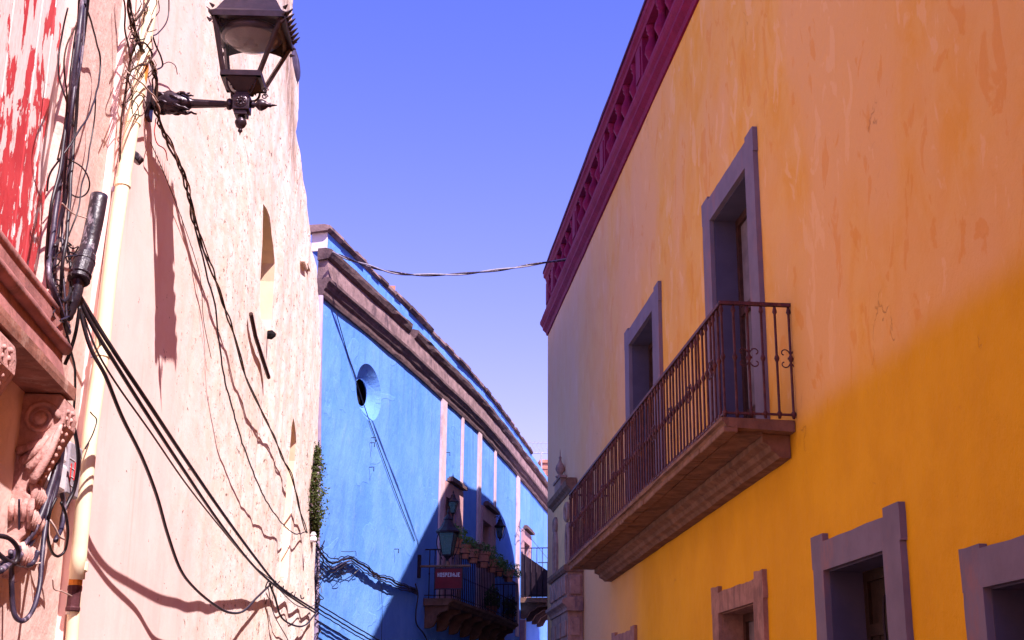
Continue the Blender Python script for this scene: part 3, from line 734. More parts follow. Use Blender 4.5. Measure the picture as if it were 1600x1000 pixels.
q = MB(); c_ = BL.w(BL.px(625, 480)[0], -.2, S + 1.45); q.obox(c_ + Vector((0, 0, .13)), Vector((1, 0, 0)), Vector((0, 1, 0)), Vector((0, 0, 1)), .07, .07, .16); q.build('roof_stub', 'brick', bh)
# pale vertical strips
for (xa, ya, xb, w_, pr) in [(688.5, 640, 696, 0, .05), (720.5, 670, 723.5, 0, .035), (746, 700, 750.5, 0, .05), (772, 720, 774.5, 0, .035), (806.5, 760, 810.5, 0, .05)]:
    ua = BL.px(xa, ya)[0]; ub = BL.px(xb, ya)[0]
    q = MB(); q.box(BL, ua, ub, 0, pr, ZF - .1, S + .01, 1); q.build('wall_strip', 'pale_strip', bh)
# door surrounds, hoods and leaves
ZF_ = ZF
for k, (ua, ub, zt, uo) in enumerate([(d1a, d1b + .35, z1t, BL.px(720, 800)[0]), (d2a, d2b + .35, z2t, BL.px(771.5, 850)[0]), (d3a + .35, d3b + .3, BL.px(817, 846)[1], d3b + .7)]):
    ZF = ZF_ if k < 2 else BL.px(813, 936)[1] + .05
    wd = max(.16, uo - ub)
    ul = ua - .10 if k < 2 else ua - .3
    q = MB(); plate(q, BL, [(ul, ZF), (ua, ZF), (ua, zt), (ub, zt), (ub, ZF), (ub + wd, ZF), (ub + wd, zt + .38), (ul, zt + .38)], (), -.02, .06); s = q.build('door_surround', 'pink_stone', bh)
    q = MB(); q.box(BL, ul + .3, ub + wd + .02, 0.02, .17, zt + .42, zt + .50, 2); q.box(BL, ul + .45, ub + wd - .2, 0.02, .13, zt + .50, zt + .56, 2); q.build('hood', 'cornice_grime', s)
    q = MB(); q.box(BL, ub - .012, ub, -RV, -.02, ZF, zt); q.box(BL, ua, ua + .012, -RV, -.02, ZF, zt); q.box(BL, ua + .012, ub - .012, -RV, -.02, zt - .012, zt); q.build('reveal', 'pink_stone', s)
    q = MB(); um = (ua + ub) / 2
    q.box(BL, ua, um - .01, -RV - .05, -RV, ZF, zt - .02); q.build('door_leaf', 'green_wood', s)
    q = MB(); q.box(BL, um + .01, ub, -RV - .05, -RV, ZF, zt - .02); q.build('door_leaf', 'green_wood', s)
    for a_, b_ in ((ua + .1, um - .1), (um + .1, ub - .1)):
        q = MB(); q.box(BL, a_, b_, -RV - .01, -RV + .008, ZF + 1.0, zt - .2); q.build('pane', 'pane', s)
# ---- balconies of the blue house
ZF = ZF_
def blue_balcony(ua, ub, dep, zf, H, nbars, label_=None):
    q = MB(); q.sweep(BL, [(0, zf - .16), (dep - .10, zf - .16), (dep - .07, zf - .10), (dep, zf - .06), (dep, zf), (0, zf)], ua, ub, 16, wob=.008); sl_ = q.build('balcony', 'slab_stone', bh)
    # iron-and-stone brackets
    nb_ = max(3, int((ub - ua) / 1.0))
    for i in range(nb_):
        u = ua + .12 + (ub - ua - .35) * i / (nb_ - 1)
        prof = [(0, zf - .16), (dep - .12, zf - .16), (dep - .14, zf - .26), (dep * .55, zf - .30), (dep * .42, zf - .40), (.30, zf - .44), (.20, zf - .62), (.10, zf - .66), (0, zf - .66)]
        b_ = MB(); b_.sweep(BL, prof, u, u + .13, 1); b_.build('bracket', 'slab_stone', sl_)
    t = MB(); t.box(BL, ua + .03, ub - .03, dep - .05, dep - .015, zf + H - .02, zf + H + .01, 16)
    for e_ in (ua + .03, ub - .06): t.box(BL, e_, e_ + .03, 0, dep - .05, zf + H - .02, zf + H + .01)
    t.box(BL, ua + .03, ub - .03, dep - .04, dep - .025, zf + .06, zf + .08, 16)
    for e_ in (ua + .04, ub - .06): t.box(BL, e_, e_ + .015, 0, dep - .04, zf + .06, zf + .08)
    t.build('top_rail', 'dark_rail', sl_)
    bm2 = MB(); bm2.lathe((0, 0, 0), [(.012, 0), (.012, H * .5 - .02), (.022, H * .5), (.012, H * .5 + .02), (.012, H - .02)], 5)
    me = bm2.mesh('rail_bar', True); me.materials.append(M['dark_rail'])
    for i in range(nbars + 1):
        u = ua + .045 + (ub - ua - .09) * i / nbars; obj('rail_bar', me, None, sl_, BL.w(u, dep - .033, zf))
    for e_ in (ua + .045, ub - .045):
        for j in range(1, 5): obj('rail_bar', me, None, sl_, BL.w(e_, (dep - .033) * j / 5.0 - .02, zf))
    return sl_
ub0 = BL.px(661, 900)[0] ; ub1 = BL.px(806, 960, .6)[0]
print('balc', ub0, ub1)
DEP = .68
HB = 1.12
blue_balcony(ub0 + .1, ub1, DEP, ZF, HB, 44)
ua3, ZF3 = BL.px(813, 936); ZF3 += .05
b3 = blue_balcony(ua3, ua3 + 4.2, .95, ZF3, 1.6, 26)
q = MB(); plate(q, Frame([tuple(BL.w(ua3 + .10, 0, 0).xy), tuple(BL.w(ua3 + .10, 1, 0).xy)]), [(.02, ZF3 + .02), (.90, ZF3 + .02), (.90, ZF3 + .85), (.02, ZF3 + 1.45)], (), 0, .02); q.build('dark_screen', 'dark_rail', b3)
# downpipe under the second balcony
q = MB(); uu = BL.px(813, 960)[0]; q.box(BL, uu - .1, uu + .22, 0, .16, 0, ZF3 - .7); q.build('pilaster', 'pink_stone', bh)

# ---- wall clips on the blue wall
for (x_, y_) in [(578, 692), (577, 730), (616, 858), (697, 707), (580, 684)]:
    p = BL.pt(x_, y_, .0); n3 = (BL.pt(x_, y_, .0) - BL.w(BL.px(x_, y_)[0], .5, BL.px(x_, y_)[1])).normalized() * -1
    q = MB(); q.tube([p, p + n3 * .10, p + n3 * .10 + Vector((0, 0, -.09))], .010, 5)
    q.build('wall_hook', 'dark_rail', bh)

# ================================================================== CREAM HOUSE
ch = empty('cream_house', CR.w(3, 0, 0), 'tall cream rendered house with fissured plaster, two slit niches and a crumbling outline', 'house')
sil = [(490, 1040), (491, 1000), (492, 930), (494, 850), (495.5, 770), (497, 700), (498.5, 620), (499.5, 560), (500, 500), (498.5, 465), (495, 440), (492, 415), (488, 390), (484, 360), (480.5, 330), (477, 300), (474.5, 280), (471, 250), (467.5, 225), (465, 208), (467, 185), (469, 160), (470, 140), (469, 125), (466.5, 121), (463, 128), (461, 118), (458, 100), (456, 85), (454.5, 60), (454, 40), (455, 15), (455.5, -10), (456, -60)]
so_ = []
for (x_, y_) in sil:
    u, z = CR.px(x_, y_); so_.append((u, z))
pb = (so_[0][0], 0.0)
outer = [(-.72, 0.0)] + [(.5 + i * .8, 0.0) for i in range(13)] + [pb]
# refine the crumbling edge
edge_ = [pb] + so_; fine = []
for a, b in zip(edge_, edge_[1:]):
    L = math.hypot(b[0] - a[0], b[1] - a[1]); k = max(1, int(L / .07))
    for j in range(k):
        t = j / k; u = a[0] + (b[0] - a[0]) * t; z = a[1] + (b[1] - a[1]) * t
        u += .10 * noise.noise(Vector((u, z * 2.2, 3.1))) + .05 * noise.noise(Vector((u, z * 9, 7.7))); fine.append((u, z))
outer = outer[:-1] + fine + [(so_[-1][0], so_[-1][1])] + [(3.0, 10.9), (-.72, 10.9)]
n1 = [CR.px(*p) for p in [(411, 318), (416, 326), (420, 338), (424, 355), (427, 372), (429.5, 392), (431, 412), (430, 440), (428, 470), (426, 500), (423, 528), (414, 514), (405, 497), (405.5, 470), (406.5, 440), (407.5, 410), (409, 380), (410, 350)]]
n2 = [CR.px(*p) for p in [(457.5, 653), (460, 661), (462, 675), (463, 692), (462, 720), (459, 760), (455, 810), (450, 860), (446, 902), (439, 902), (442, 850), (446, 800), (449.5, 750), (452.5, 700), (455, 668)]]
def cdisp(u, z):
    k = max(0., min(1., (u + .35 * (z - 4) - 1.5) / 5))
    return (.010 + .03 * k) * noise.noise(Vector((u * 1.6, z * .6, 1))) + .012 * k * noise.noise(Vector((u * 5, z * 1.6, 4))) + .10 * math.exp(-((u - 9.0) / 2.6) ** 2) * 0
mb = MB(); plate(mb, CR, outer, [dens(n1, .2), dens(n2, .3)], -.9, 0, grid=(.16, .20), disp=cdisp, hdepth=[-.34, -.30])
mb.build('wall', 'cream', ch)
M['niche_warm_shade'] = plain('warm_shade_niche_plaster', (.80, .62, .43), .9, var=.1, sc=3)  # cream render with its warm bounced shade put into the tan colour
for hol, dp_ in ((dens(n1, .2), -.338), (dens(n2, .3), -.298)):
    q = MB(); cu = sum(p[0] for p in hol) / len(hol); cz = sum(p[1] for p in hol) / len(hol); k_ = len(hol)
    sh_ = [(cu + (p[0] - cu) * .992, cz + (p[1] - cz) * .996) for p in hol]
    q.add([CR.w(u_, -.012, z_) for u_, z_ in sh_] + [CR.w(u_, dp_, z_) for u_, z_ in sh_], [(i_, (i_ + 1) % k_, (i_ + 1) % k_ + k_, i_ + k_) for i_ in range(k_)]); q.build('niche_reveal', 'niche_warm_shade', ch)
q = MB(); plate(q, CR, n1, (), -.36, -.34, back=False); q.build('niche_back', 'wood_dark', ch)
q = MB(); plate(q, CR, n2, (), -.32, -.30, back=False); q.build('niche_back', 'cream', ch)
mb = MB(); mb.box(CR, -.7, 10.2, -6, -.9, 0, 6.8); mb.build('body', 'plain_wall', ch)
# pale smoothed strips of render by the niches
# dark bar added for a diagonal dark streak, knob under the niche
q = MB(); q.tube([CR.pt(392, 490, .05), CR.pt(399, 525, .05), (CR.pt(410, 560, .05)), CR.pt(420, 590, .05)], .022, 6); q.build('dark_bar', 'wood_dark', ch)
q = MB(); q.lathe(CR.pt(418, 523, .0), [(.05, 0), (.055, .05), (.02, .09)], 8, CR.w(0, 1, 0) - CR.w(0, 0, 0)); q.build('drain_spout', 'dark', ch)
for (x_, y_) in [(475, 411), (470, 408)]:
    q = MB(); u, z = CR.px(x_, y_); q.box(CR, u, u + .35, 0, .05, z, z + .05); q.build('broken_ledge', 'cream', ch)

# dark dish on the broken edge
dn = empty('satellite_dish', CR.pt(457, 100, -.15), 'dark weathered round dish behind the lantern on the crumbling edge of the cream house', 'dish')
cdc = CR.pt(452.5, 97, -.10); q = MB()
ax = (Vector((1, -.28, .12))).normalized(); q.lathe(cdc, [(.0, .10), (.14, .09), (.25, .06), (.32, .0), (.33, -.012), (.31, -.012), (.24, .045), (.13, .07), (.0, .08)], 22, ax); q.build('bowl', 'dish', dn, smooth=True)
q = MB(); q.tube([cdc - ax * .02, cdc - ax * .25 - Vector((0, .1, .15))], .02, 6); q.build('mount', 'dark_rail', dn)

# ================================================================== RED SHUTTER HOUSE (far left)
rh = empty('pink_house', RE.w(5, 0, 0), 'pink stone house with a flaking red boarded shutter above a moulded ledge', 'house')
def REp(x, y, o=0): return RE.px(x, y, o)
ur = REp(104, 0, -.10)[0]; ub_ = REp(63, 440, -.10)[0]; URED = (ur + ub_) / 2
print('red end', ur, ub_, REp(117, 628, .18), REp(117, 604, .18), REp(86, 495, .10), REp(106, 555, .14))
UR = URED
LZ = 3.9
mb = MB(); plate(mb, RE, rect(-14, 8.02, 0, 8.2), [rect(UR - 1.75, UR, 3.6, 7.4)], -.5, 0, grid=(.6, .6), disp=lambda u, z: .012 * noise.noise(Vector((u, z, 2))) - .01); mb.build('wall', 'pink_plaster', rh)
mb = MB(); mb.box(RE, -14, UR + .5, -6, -.5, 0, 7.8); mb.build('body', 'plain_wall', rh)
# boards
shut = MB(); shut.box(RE, UR - 1.75, UR, -.17, -.14, 3.6, 7.4); sh = shut.build('shutter', 'dark', rh)
nb_ = 7; wdt = 1.72 / nb_
for i in range(nb_):
    q = MB(); a = UR - 1.735 + wdt * i
    q.box(RE, a + .003, a + wdt - .003, -.139, -.10 + random.uniform(-.006, .008), 3.62, 7.38, 1); q.build('board', 'redboard', sh, bevel=.004)
# left stone jamb piece
q = MB(); q.box(RE, UR - 1.95, UR - 1.62, -.09, .03, 3.6, 7.4, 1); q.build('jamb', 'console', rh, bevel=.02)

# ledge: three stepped mouldings, slab edge, panel
u1, zs = REp(117, 616, .20)
ue1 = u1
zt1 = REp(117, 604, .20)[1]; zb1 = REp(117, 628, .20)[1]
UA = 2.0
pr = MB(); pr.sweep(RE, [(-.1, zb1), (.20, zb1), (.205, zb1 + .03), (.205, zt1 - .01), (.19, zt1), (-.1, zt1)], UA, ue1, 20, wob=.008); led = pr.build('ledge', 'ledge_wood', rh)
ue2, z2 = REp(107, 566, .13); pr = MB(); pr.sweep(RE, [(-.1, zt1), (.155, zt1), (.12, z2), (-.1, z2)], UA, ue1 - .03, 20, wob=.008); pr.build('ledge_face', 'ledge', led)
def rod(px_, py_, o_, r_, nm):
    ue, ze = REp(px_, py_, o_)
    q = MB(); pts = [RE.w(UA + (ue - UA) * i / 20, o_ + .006 * noise.noise(Vector((i, r_ * 50, 1))), ze + .006 * noise.noise(Vector((i * .7, r_ * 90, 5)))) for i in range(21)]; q.tube(pts, r_, 10); q.build(nm, 'ledge', led, smooth=True)
    return ue, ze
ua_, za_ = rod(103, 546, .13, .034, 'roll_moulding')
ub2, zb2 = rod(83, 486, .075, .038, 'roll_moulding')
pr = MB(); pr.sweep(RE, [(-.1, z2 - .005), (.118, z2 - .005), (.10, zb2), (.04, zb2 + .02), (-.1, zb2 + .02)], UA, ua_ - .01, 12, wob=.006); pr.build('ledge_fascia', 'ledge', led)

# carved consoles under the ledge
def console(uc, wid):
    top = zb1 - .004; H = .92
    T = lambda o, h: (o, top - h)
    prof = [T(-.02, 0), T(.17, 0), T(.195, .03), T(.205, .09), T(.20, .15), T(.175, .21), T(.14, .28), T(.10, .36), T(.07, .44), T(.055, .50), T(.08, .52), T(.085, .57), T(.06, .60), T(.075, .64), T(.075, .71), T(.05, .74), T(.06, .79), T(.045, .86), T(.0, .92), T(-.02, .92)]
    q = MB(); q.sweep(RE, prof, uc, uc + wid, 3, wob=.006); cn = q.build('console', 'console', rh, bevel=.01)
    # side volute, leaf and beads on the face towards the viewer
    c0 = RE.w(uc - .003, .085, top - .13); pts = []; rs = []
    for t in range(40):
        a = t * .33; r = .085 * (1 - t / 46); pts.append(c0 + Vector((r * math.cos(a), 0, r * math.sin(a)))); rs.append(.016 * (1 - t / 90))
    q = MB(); q.tube(pts, rs, 7); q.lathe(c0 + Vector((0, .02, 0)), [(.03, 0), (.035, .03), (.022, .055), (.0, .062)], 10, (0, -1, 0)); q.build('volute', 'console', cn, smooth=True)
    for k, (oa, ha, ob, hb) in enumerate([(.17, .20, .05, .40), (.13, .22, .015, .36), (.19, .16, .08, .46), (.10, .24, -.01, .30)]):
        q = MB(); A = RE.w(uc - .004, oa, top - ha); B = RE.w(uc - .012, ob, top - hb); mid = (A + B) / 2 + Vector((.012, -.015, -.01))
        q.tube(spline([A, mid, B], 5), [.008, .014, .018, .02, .021, .022, .022, .022, .023, .026, .016], 7); q.build('leaf_lobe', 'console', cn, smooth=True)
    for k in range(12):
        t = k / 11; o_ = .205 - .14 * t ** 1.3; h_ = .07 + .40 * t
        q = MB(); q.lathe(RE.w(uc + wid * .5, o_ - .01, top - h_), [(.0, -.0), (.014, .005), (.017, .014), (.010, .024), (.0, .028)], 8, (1, 0, -.3)); q.build('bead', 'console', cn, smooth=True)
        q = MB(); q.lathe(RE.w(uc + wid * .16, o_ - .012, top - h_ - .01), [(.0, -.0), (.013, .005), (.015, .014), (.009, .022), (.0, .026)], 8, (1, 0, -.3)); q.build('bead', 'console', cn, smooth=True)
    for k, (h_, o_) in enumerate([(.50, .05), (.62, .045), (.80, .035)]):
        for j in range(6):
            q = MB(); p = RE.w(uc + wid * (.08 + .17 * j), o_ + .02, top - h_); q.tube([p + Vector((0, 0, .05)), p + Vector((.022, 0, .0)), p + Vector((.012, 0, -.06))], [.016, .022, .012], 6); q.build('leaf_lobe', 'console', cn, smooth=True)
    for k in range(5):
        q = MB(); p = RE.w(uc - .004, -.03 + .03 * k, top - .58); q.tube([p + Vector((0, 0, .04)), p + Vector((.0, -.02, .0)), p + Vector((0, -.008, -.07))], [.014, .022, .012], 6); q.build('leaf_lobe', 'console', cn, smooth=True)
UC = REp(99, 650, .19)[0]
print('console u', UC)
console(UC - .02, .26); console(UC - 1.25, .26)

# ================================================================== LANTERNS
Zv = Vector((0, 0, 1))
def frame_lantern(root, org, X, Y, zb, ht, wb, wt, mats, sub=1.0, lean=0.0):
    """square tapering lantern: zb bottom height, ht glass height, wb/wt widths; parts hang under root"""
    iron, gl = mats; b = wb / 2; t = wt / 2; c = Vector(org)
    P = lambda x, y, z: c + X * (x + lean * max(0, z - zb)) + Y * y + Zv * z
    # corner posts
    for sx in (-1, 1):
        for sy in (-1, 1):
            q = MB(); q.tube([P(sx * b, sy * b, zb), P(sx * t, sy * t, zb + ht)], .013 * sub, 4); q.build('corner_post', iron, root)
    for (z, r, h) in ((zb, b, .028 * sub), (zb + ht, t, .03 * sub)):
        q = MB()
        for sx, sy in ((1, 0), (-1, 0), (0, 1), (0, -1)):
            q.obox(P(sx * r, sy * r, z), X, Y, Zv, (.014 * sub if sx else r + .012 * sub), (.014 * sub if sy else r + .012 * sub), h / 2)
        q.build('frame', iron, root)
    for sx, sy in ((1, 0), (-1, 0), (0, 1), (0, -1)):
        q = MB(); px = Vector((-sy, sx))
        A = [P(sx * b + px.x * b * s_, sy * b + px.y * b * s_, zb) for s_ in (-1, 1)]; B = [P(sx * t + px.x * t * s_, sy * t + px.y * t * s_, zb + ht) for s_ in (1, -1)]
        q.add(A + B, [(0, 1, 2, 3)]); q.build('glass_pane', 'clear' if gl is None else gl, root)
    return P

ln = empty('wall_lantern', CR.w(12, 0, 5.62), 'large black cast iron lantern on a leafy bracket arm against the cream wall', 'street lamp')
A0 = CR.w(12, 0, 0); X = (CR.w(12, 1, 0) - A0).normalized(); Y = (CR.w(13, 0, 0) - A0).normalized(); A0 = CR.pt(231, 160, 0)
ZA = A0.z - .0; A0 = Vector((A0.x, A0.y, 0))
P = lambda x, y, z: A0 + X * x + Y * y + Zv * z
BX = .655
# wall plate, acanthus root, tapering arm with rings
q = MB(); q.obox(P(.015, 0, ZA - .01), X, Y, Zv, .015, .05, .12); q.build('wall_plate', 'black_iron', ln, bevel=.004)
arm = MB(); arm.lathe(P(.03, 0, ZA), [(.05, 0), (.066, .02), (.060, .05), (.078, .08), (.084, .12), (.066, .20), (.048, .25), (.032, .28), (.030, .30), (.024, .50), (.022, .515), (.040, .525), (.043, .54), (.034, .555), (.022, .57), (.028, .60), (.028, .62)], 12, X); arm = arm.build('bracket_arm', 'black_iron', ln, smooth=True)
random.seed(3)
for k in range(16):
    th = k * 2.4; a0 = .03 + .012 * k
    pts = []; rs = []
    for t in range(7):
        r = .066 + .012 * math.sin(t * .9) + (.016 if t > 4 else 0); x_ = a0 + t * .018; aa = th + .10 * t
        pts.append(P(x_ + .02, r * math.cos(aa), ZA + r * math.sin(aa))); rs.append(.014 - .0012 * t)
    q = MB(); q.tube(pts, rs, 6); q.build('acanthus_leaf', 'black_iron', arm, smooth=True)
for k in range(10):
    th = k * math.pi / 5; q = MB(); q.tube([P(.29, .026 * math.cos(th), ZA + .026 * math.sin(th)), P(.54, .019 * math.cos(th), ZA + .019 * math.sin(th))], [.009, .005], 5); q.build('flute', 'black_iron', arm)
# junction box with rosette
q = MB(); q.obox(P(BX, 0, ZA), X, Y, Zv, .058, .058, .06); box = q.build('box', 'black_iron', ln, bevel=.006)
q = MB(); q.obox(P(BX, 0, ZA - .075), X, Y, Zv, .045, .045, .018); q.build('box_base', 'black_iron', box, bevel=.005)
q = MB(); q.obox(P(BX, 0, ZA + .068), X, Y, Zv, .048, .048, .01); q.build('box_cap', 'black_iron', box, bevel=.004)
for k in range(8):
    th = k * math.pi / 4; q = MB(); q.lathe(P(BX + .026 * math.cos(th), -.058, ZA + .026 * math.sin(th)), [(.013, 0), (.014, .006), (.006, .012)], 7, -Y); q.build('rosette_petal', 'black_iron', box, smooth=True)
q = MB(); q.lathe(P(BX, -.058, ZA), [(.046, 0), (.046, .004), (.038, .007)], 18, -Y); q.lathe(P(BX, -.064, ZA), [(.012, 0), (.010, .012), (.003, .018)], 8, -Y); q.build('rosette', 'black_iron', box)
q = MB(); q.lathe(P(BX + .058, 0, ZA), [(.022, 0), (.026, .02), (.014, .035), (.040, .06), (.043, .08), (.030, .105), (.014, .125), (.018, .14), (.010, .15), (.003, .185)], 12, X); q.build('side_finial', 'black_iron', ln, smooth=True)
q = MB(); q.lathe(P(BX, 0, ZA - .09), [(.030, 0), (.022, .012), (.040, .035), (.043, .052), (.030, .08), (.012, .095), (.016, .105), (.017, .115), (.006, .125), (.002, .145)], 12, -Zv); q.build('pendant', 'black_iron', ln, smooth=True)
q = MB(); q.lathe(P(BX, 0, ZA + .06), [(.035, 0), (.024, .02), (.022, .12), (.04, .13), (.045, .16)], 12); q.build('neck', 'black_iron', ln, smooth=True)
ZB = 5.905; HT = .40; WB = .245; WT = .47
# scroll stays between box and lantern
for sx, sy in ((1, 1), (-1, 1), (1, -1), (-1, -1)):
    D = (X * sx + Y * sy).normalized(); pts = []
    for t in range(22):
        a = -1.7 + t * .15 * 1.25; rr_ = .085
        pts.append(P(BX, 0, ZA + .135) + D * (.055 + rr_ * math.cos(a)) + Zv * (rr_ * math.sin(a)))
    q = MB(); q.tube(pts, .009, 5); 
    pts = [P(BX, 0, ZA + .11) + D * (.075 + .032 * (1 - t / 22) * math.cos(t * .5)) + Zv * (.032 * (1 - t / 22) * math.sin(t * .5)) for t in range(18)]
    q.tube(pts, .006, 5); q.build('scroll_stay', 'black_iron', ln, smooth=True)
for k in range(2):
    q = MB(); pts = [P(BX + .15 + .022 * (1 - t / 24) * math.cos(t * .5), .02, ZA + .075 + k * .05 + .022 * (1 - t / 24) * math.sin(t * .5)) for t in range(18)]; q.tube(pts, .005, 5); q.build('scroll_stay', 'black_iron', ln, smooth=True)
LEAN = .10
P2 = frame_lantern(ln, P(BX, 0, 0), X, Y, ZB, HT, WB, WT, ('black_iron', None), 1.4, LEAN)
P = lambda x, y, z: A0 + X * (x + LEAN * max(0, z - ZB)) + Y * y + Zv * z
q = MB(); b_ = WB / 2
q.add([P(BX - b_, -b_, ZB - .012), P(BX + b_, -b_, ZB - .012), P(BX + b_, b_, ZB - .012), P(BX - b_, b_, ZB - .012)] + [P(BX + i * .035, j * .035, ZB - .10) for i, j in ((-1, -1), (1, -1), (1, 1), (-1, 1))], [(0, 1, 2, 3), (0, 4, 5, 1), (1, 5, 6, 2), (2, 6, 7, 3), (3, 7, 4, 0), (4, 5, 6, 7)]); q.build('lantern_base', 'black_iron', ln)
# reflector housing and lens seen from below
t_ = WT / 2
q = MB(); q.lathe(P(BX, 0, ZB + HT - .07), [(.205, .0), (.215, .012), (.218, .04), (.20, .06), (.0, .062)], 28); q.build('reflector', 'black_iron', ln, smooth=True)
q = MB(); q.lathe(P(BX, 0, ZB + HT - .075), [(.002, -.085), (.05, -.080), (.10, -.062), (.15, -.032), (.185, .0), (.192, .012)], 28); q.build('lens', 'lamp_glass', ln, smooth=True)
q = MB(); q.lathe(P(BX, 0, ZB + HT - .095), [(.03, -.03), (.035, 0), (.02, .02)], 12); q.tube([P(BX - .05, 0, ZB + HT - .11), P(BX + .05, .01, ZB + HT - .11)], .012, 6); q.build('lamp', 'pane', ln)
q = MB()
for sx, sy in ((0, 1), (1, 0), (-1, 0)):
    px = Vector((-sy, sx)); vs = []
    for k in range(13):
        s_ = -1 + 2 * k / 12; sc_ = t_ * .96; vs.append(P(BX + sx * sc_ + px.x * sc_ * s_, sy * sc_ + px.y * sc_ * s_, ZB + HT)); dz = .055 + .05 * s_ * s_
        k2 = t_ * .96 - dz * (WT - WB) / 2 / HT; vs.append(P(BX + sx * k2 + px.x * k2 * s_, sy * k2 + px.y * k2 * s_, ZB + HT - dz))
    q.add(vs, [(2 * k, 2 * k + 1, 2 * k + 3, 2 * k + 2) for k in range(12)])
q.build('inner_skirt', 'black_iron', ln)
# leafy crown and roof
for sx, sy in ((1, 0), (-1, 0), (0, 1)):
    px = Vector((-sy, sx))
    for k in range(7):
        s_ = (-1 + 2 * (k + .5) / 7) * t_; c = P(BX + sx * (t_ + .018) + px.x * s_, sy * (t_ + .018) + px.y * s_, ZB + HT + .02)
        D = X * px.x + Y * px.y; O = X * sx + Y * sy
        q = MB(); q.hexa([c - D * .03 - O * .006, c + D * .03 - O * .006, c + D * .03 + O * .006, c - D * .03 + O * .006, c - D * .003 + O * .045 + Zv * .05, c + D * .003 + O * .045 + Zv * .05, c + D * .003 + O * .05 + Zv * .048, c - D * .003 + O * .05 + Zv * .048]); q.build('crown_leaf', 'black_iron', ln)
for sx in (-1, 1):
    for sy in (-1, 1):
        for k in range(3):
            c = P(BX + sx * (t_ + .01), sy * (t_ + .01), ZB + HT + .05 - k * .055); O = (X * sx + Y * sy).normalized()
            q = MB(); q.tube([c, c + O * .035 + Zv * .012], [.016, .004], 5); q.build('crown_leaf', 'black_iron', ln)
roof_pr = [(t_ + .02, .02), (t_ * .98, .05), (t_ * .80, .14), (t_ * .55, .24), (t_ * .40, .29), (t_ * .40, .36), (t_ * .5, .37), (t_ * .3, .42), (.03, .48), (.05, .53), (.02, .57), (.035, .60), (.004, .68)]
q = MB(); q.lathe(P(BX, 0, ZB + HT), [(r * 1.38, h) for r, h in roof_pr], 4, Zv, sq=1, xd=X); q.build('roof', 'black_iron', ln)

# ---- smaller lanterns at the blue house
def small_lantern(name_root, c, X, Y, s, bracket, label, group=None, armlen=.5, hang=False, mat='dark_rail', arm_to=None):
    r_ = empty(name_root, c, label, 'lantern', group)
    P = frame_lantern(r_, c, X, Y, 0, .42 * s, .16 * s, .30 * s, (mat, 'lamp_dark'), s * .8)
    q = MB(); q.lathe(c + Zv * .42 * s, [(.23 * s, 0), (.235 * s, .03 * s), (.16 * s, .10 * s), (.11 * s, .18 * s), (.085 * s, .24 * s), (.10 * s, .26 * s), (.06 * s, .31 * s), (.02 * s, .36 * s), (.035 * s, .40 * s), (.004, .48 * s)], 10); q.build('roof', mat, r_, smooth=False)
    q = MB(); q.lathe(c - Zv * .14 * s, [(.008, 0), (.03 * s, .03 * s), (.02 * s, .06 * s), (.07 * s, .12 * s), (.11 * s, .14 * s)], 8); q.build('base', mat, r_)
    for sx in (-1, 1):
        q = MB(); pts = [c + X * sx * (.10 + .12 * math.sin(t * .35)) * s + Zv * (-.08 + t * .075) * s for t in range(8)]; q.tube(pts, .008 * s, 5); q.build('side_stay', mat, r_)
    return r_
M['lamp_dark'] = glass('green_tinted_glass', (.03, .07, .05), .15, .7)
def blaxes(x_, y_):
    u = BL.px(x_, y_)[0]; a = BL.w(u, 0, 0); return (BL.w(u, 1, 0) - a).normalized(), (BL.w(u + .1, 0, 0) - BL.w(u - .1, 0, 0)).normalized()
nx, uy = blaxes(660, 890)
pw = BL.pt(655, 885, .02)
# length of the arm: out to pixel column 722
L_ = 1.2
pc = pw + nx * .66
bl1 = small_lantern('bracket_lantern', pc + Zv * .24, nx, uy, 1.2, None, 'big dark lantern with green glass on a bracket arm beside the blue balcony')
q = MB(); q.tube([pw, pw + nx * L_], .028, 6); q.lathe(pw + nx * .66, [(.06, 0), (.05, .08), (.03, .12)], 8); q.build('bracket_arm', 'slab_stone', bl1)
q = MB(); q.obox(pw + nx * -.0, nx, uy, Zv, .03, .06, .26); q.build('wall_plate', 'dark_rail', bl1, bevel=.01)
# HOSPEDAJE sign hung under that arm
sc = pw + nx * .70 - Zv * .05
sg = empty('hanging_sign', sc, 'red sign with white capital letters under the lantern arm on the blue house', 'sign')
sw, shh = .62, .46
q = MB(); q.obox(sc - Zv * (shh / 2), nx, uy, Zv, sw / 2, .015, shh / 2); q.build('board', 'sign_red', sg)
q = MB()
for k in (-1, 1): q.obox(sc - Zv * (shh / 2) + nx * k * (sw / 2 + .012), nx, uy, Zv, .014, .02, shh / 2 + .02)
for k in (0, 1): q.obox(sc - Zv * (shh * k) , nx, uy, Zv, sw / 2, .02, .012)
q.build('frame', 'dark_rail', sg)
FONT = dict(H=['1.1', '1.1', '111', '1.1', '1.1'], O=['111', '1.1', '1.1', '1.1', '111'], S=['111', '1..', '111', '..1', '111'], P=['111', '1.1', '111', '1..', '1..'], E=['111', '1..', '11.', '1..', '111'], D=['11.', '1.1', '1.1', '1.1', '11.'], A=['.1.', '1.1', '111', '1.1', '1.1'], J=['..1', '..1', '..1', '1.1', '111'])
px_ = .0148; tot = 9 * 4 - 1
for i, ch_ in enumerate('HOSPEDAJE'):
    q = MB()
    for r_i, row in enumerate(FONT[ch_]):
        for c_i, v in enumerate(row):
            if v == '1':
                cc = sc + nx * ((i * 4 + c_i - tot / 2 + .5) * px_) - Zv * (.11 + r_i * px_ * 1.25) - uy * .0175
                q.obox(cc, nx, uy, Zv, px_ * .5, .002, px_ * .63)
    q.build('letter', 'sign_white', sg)
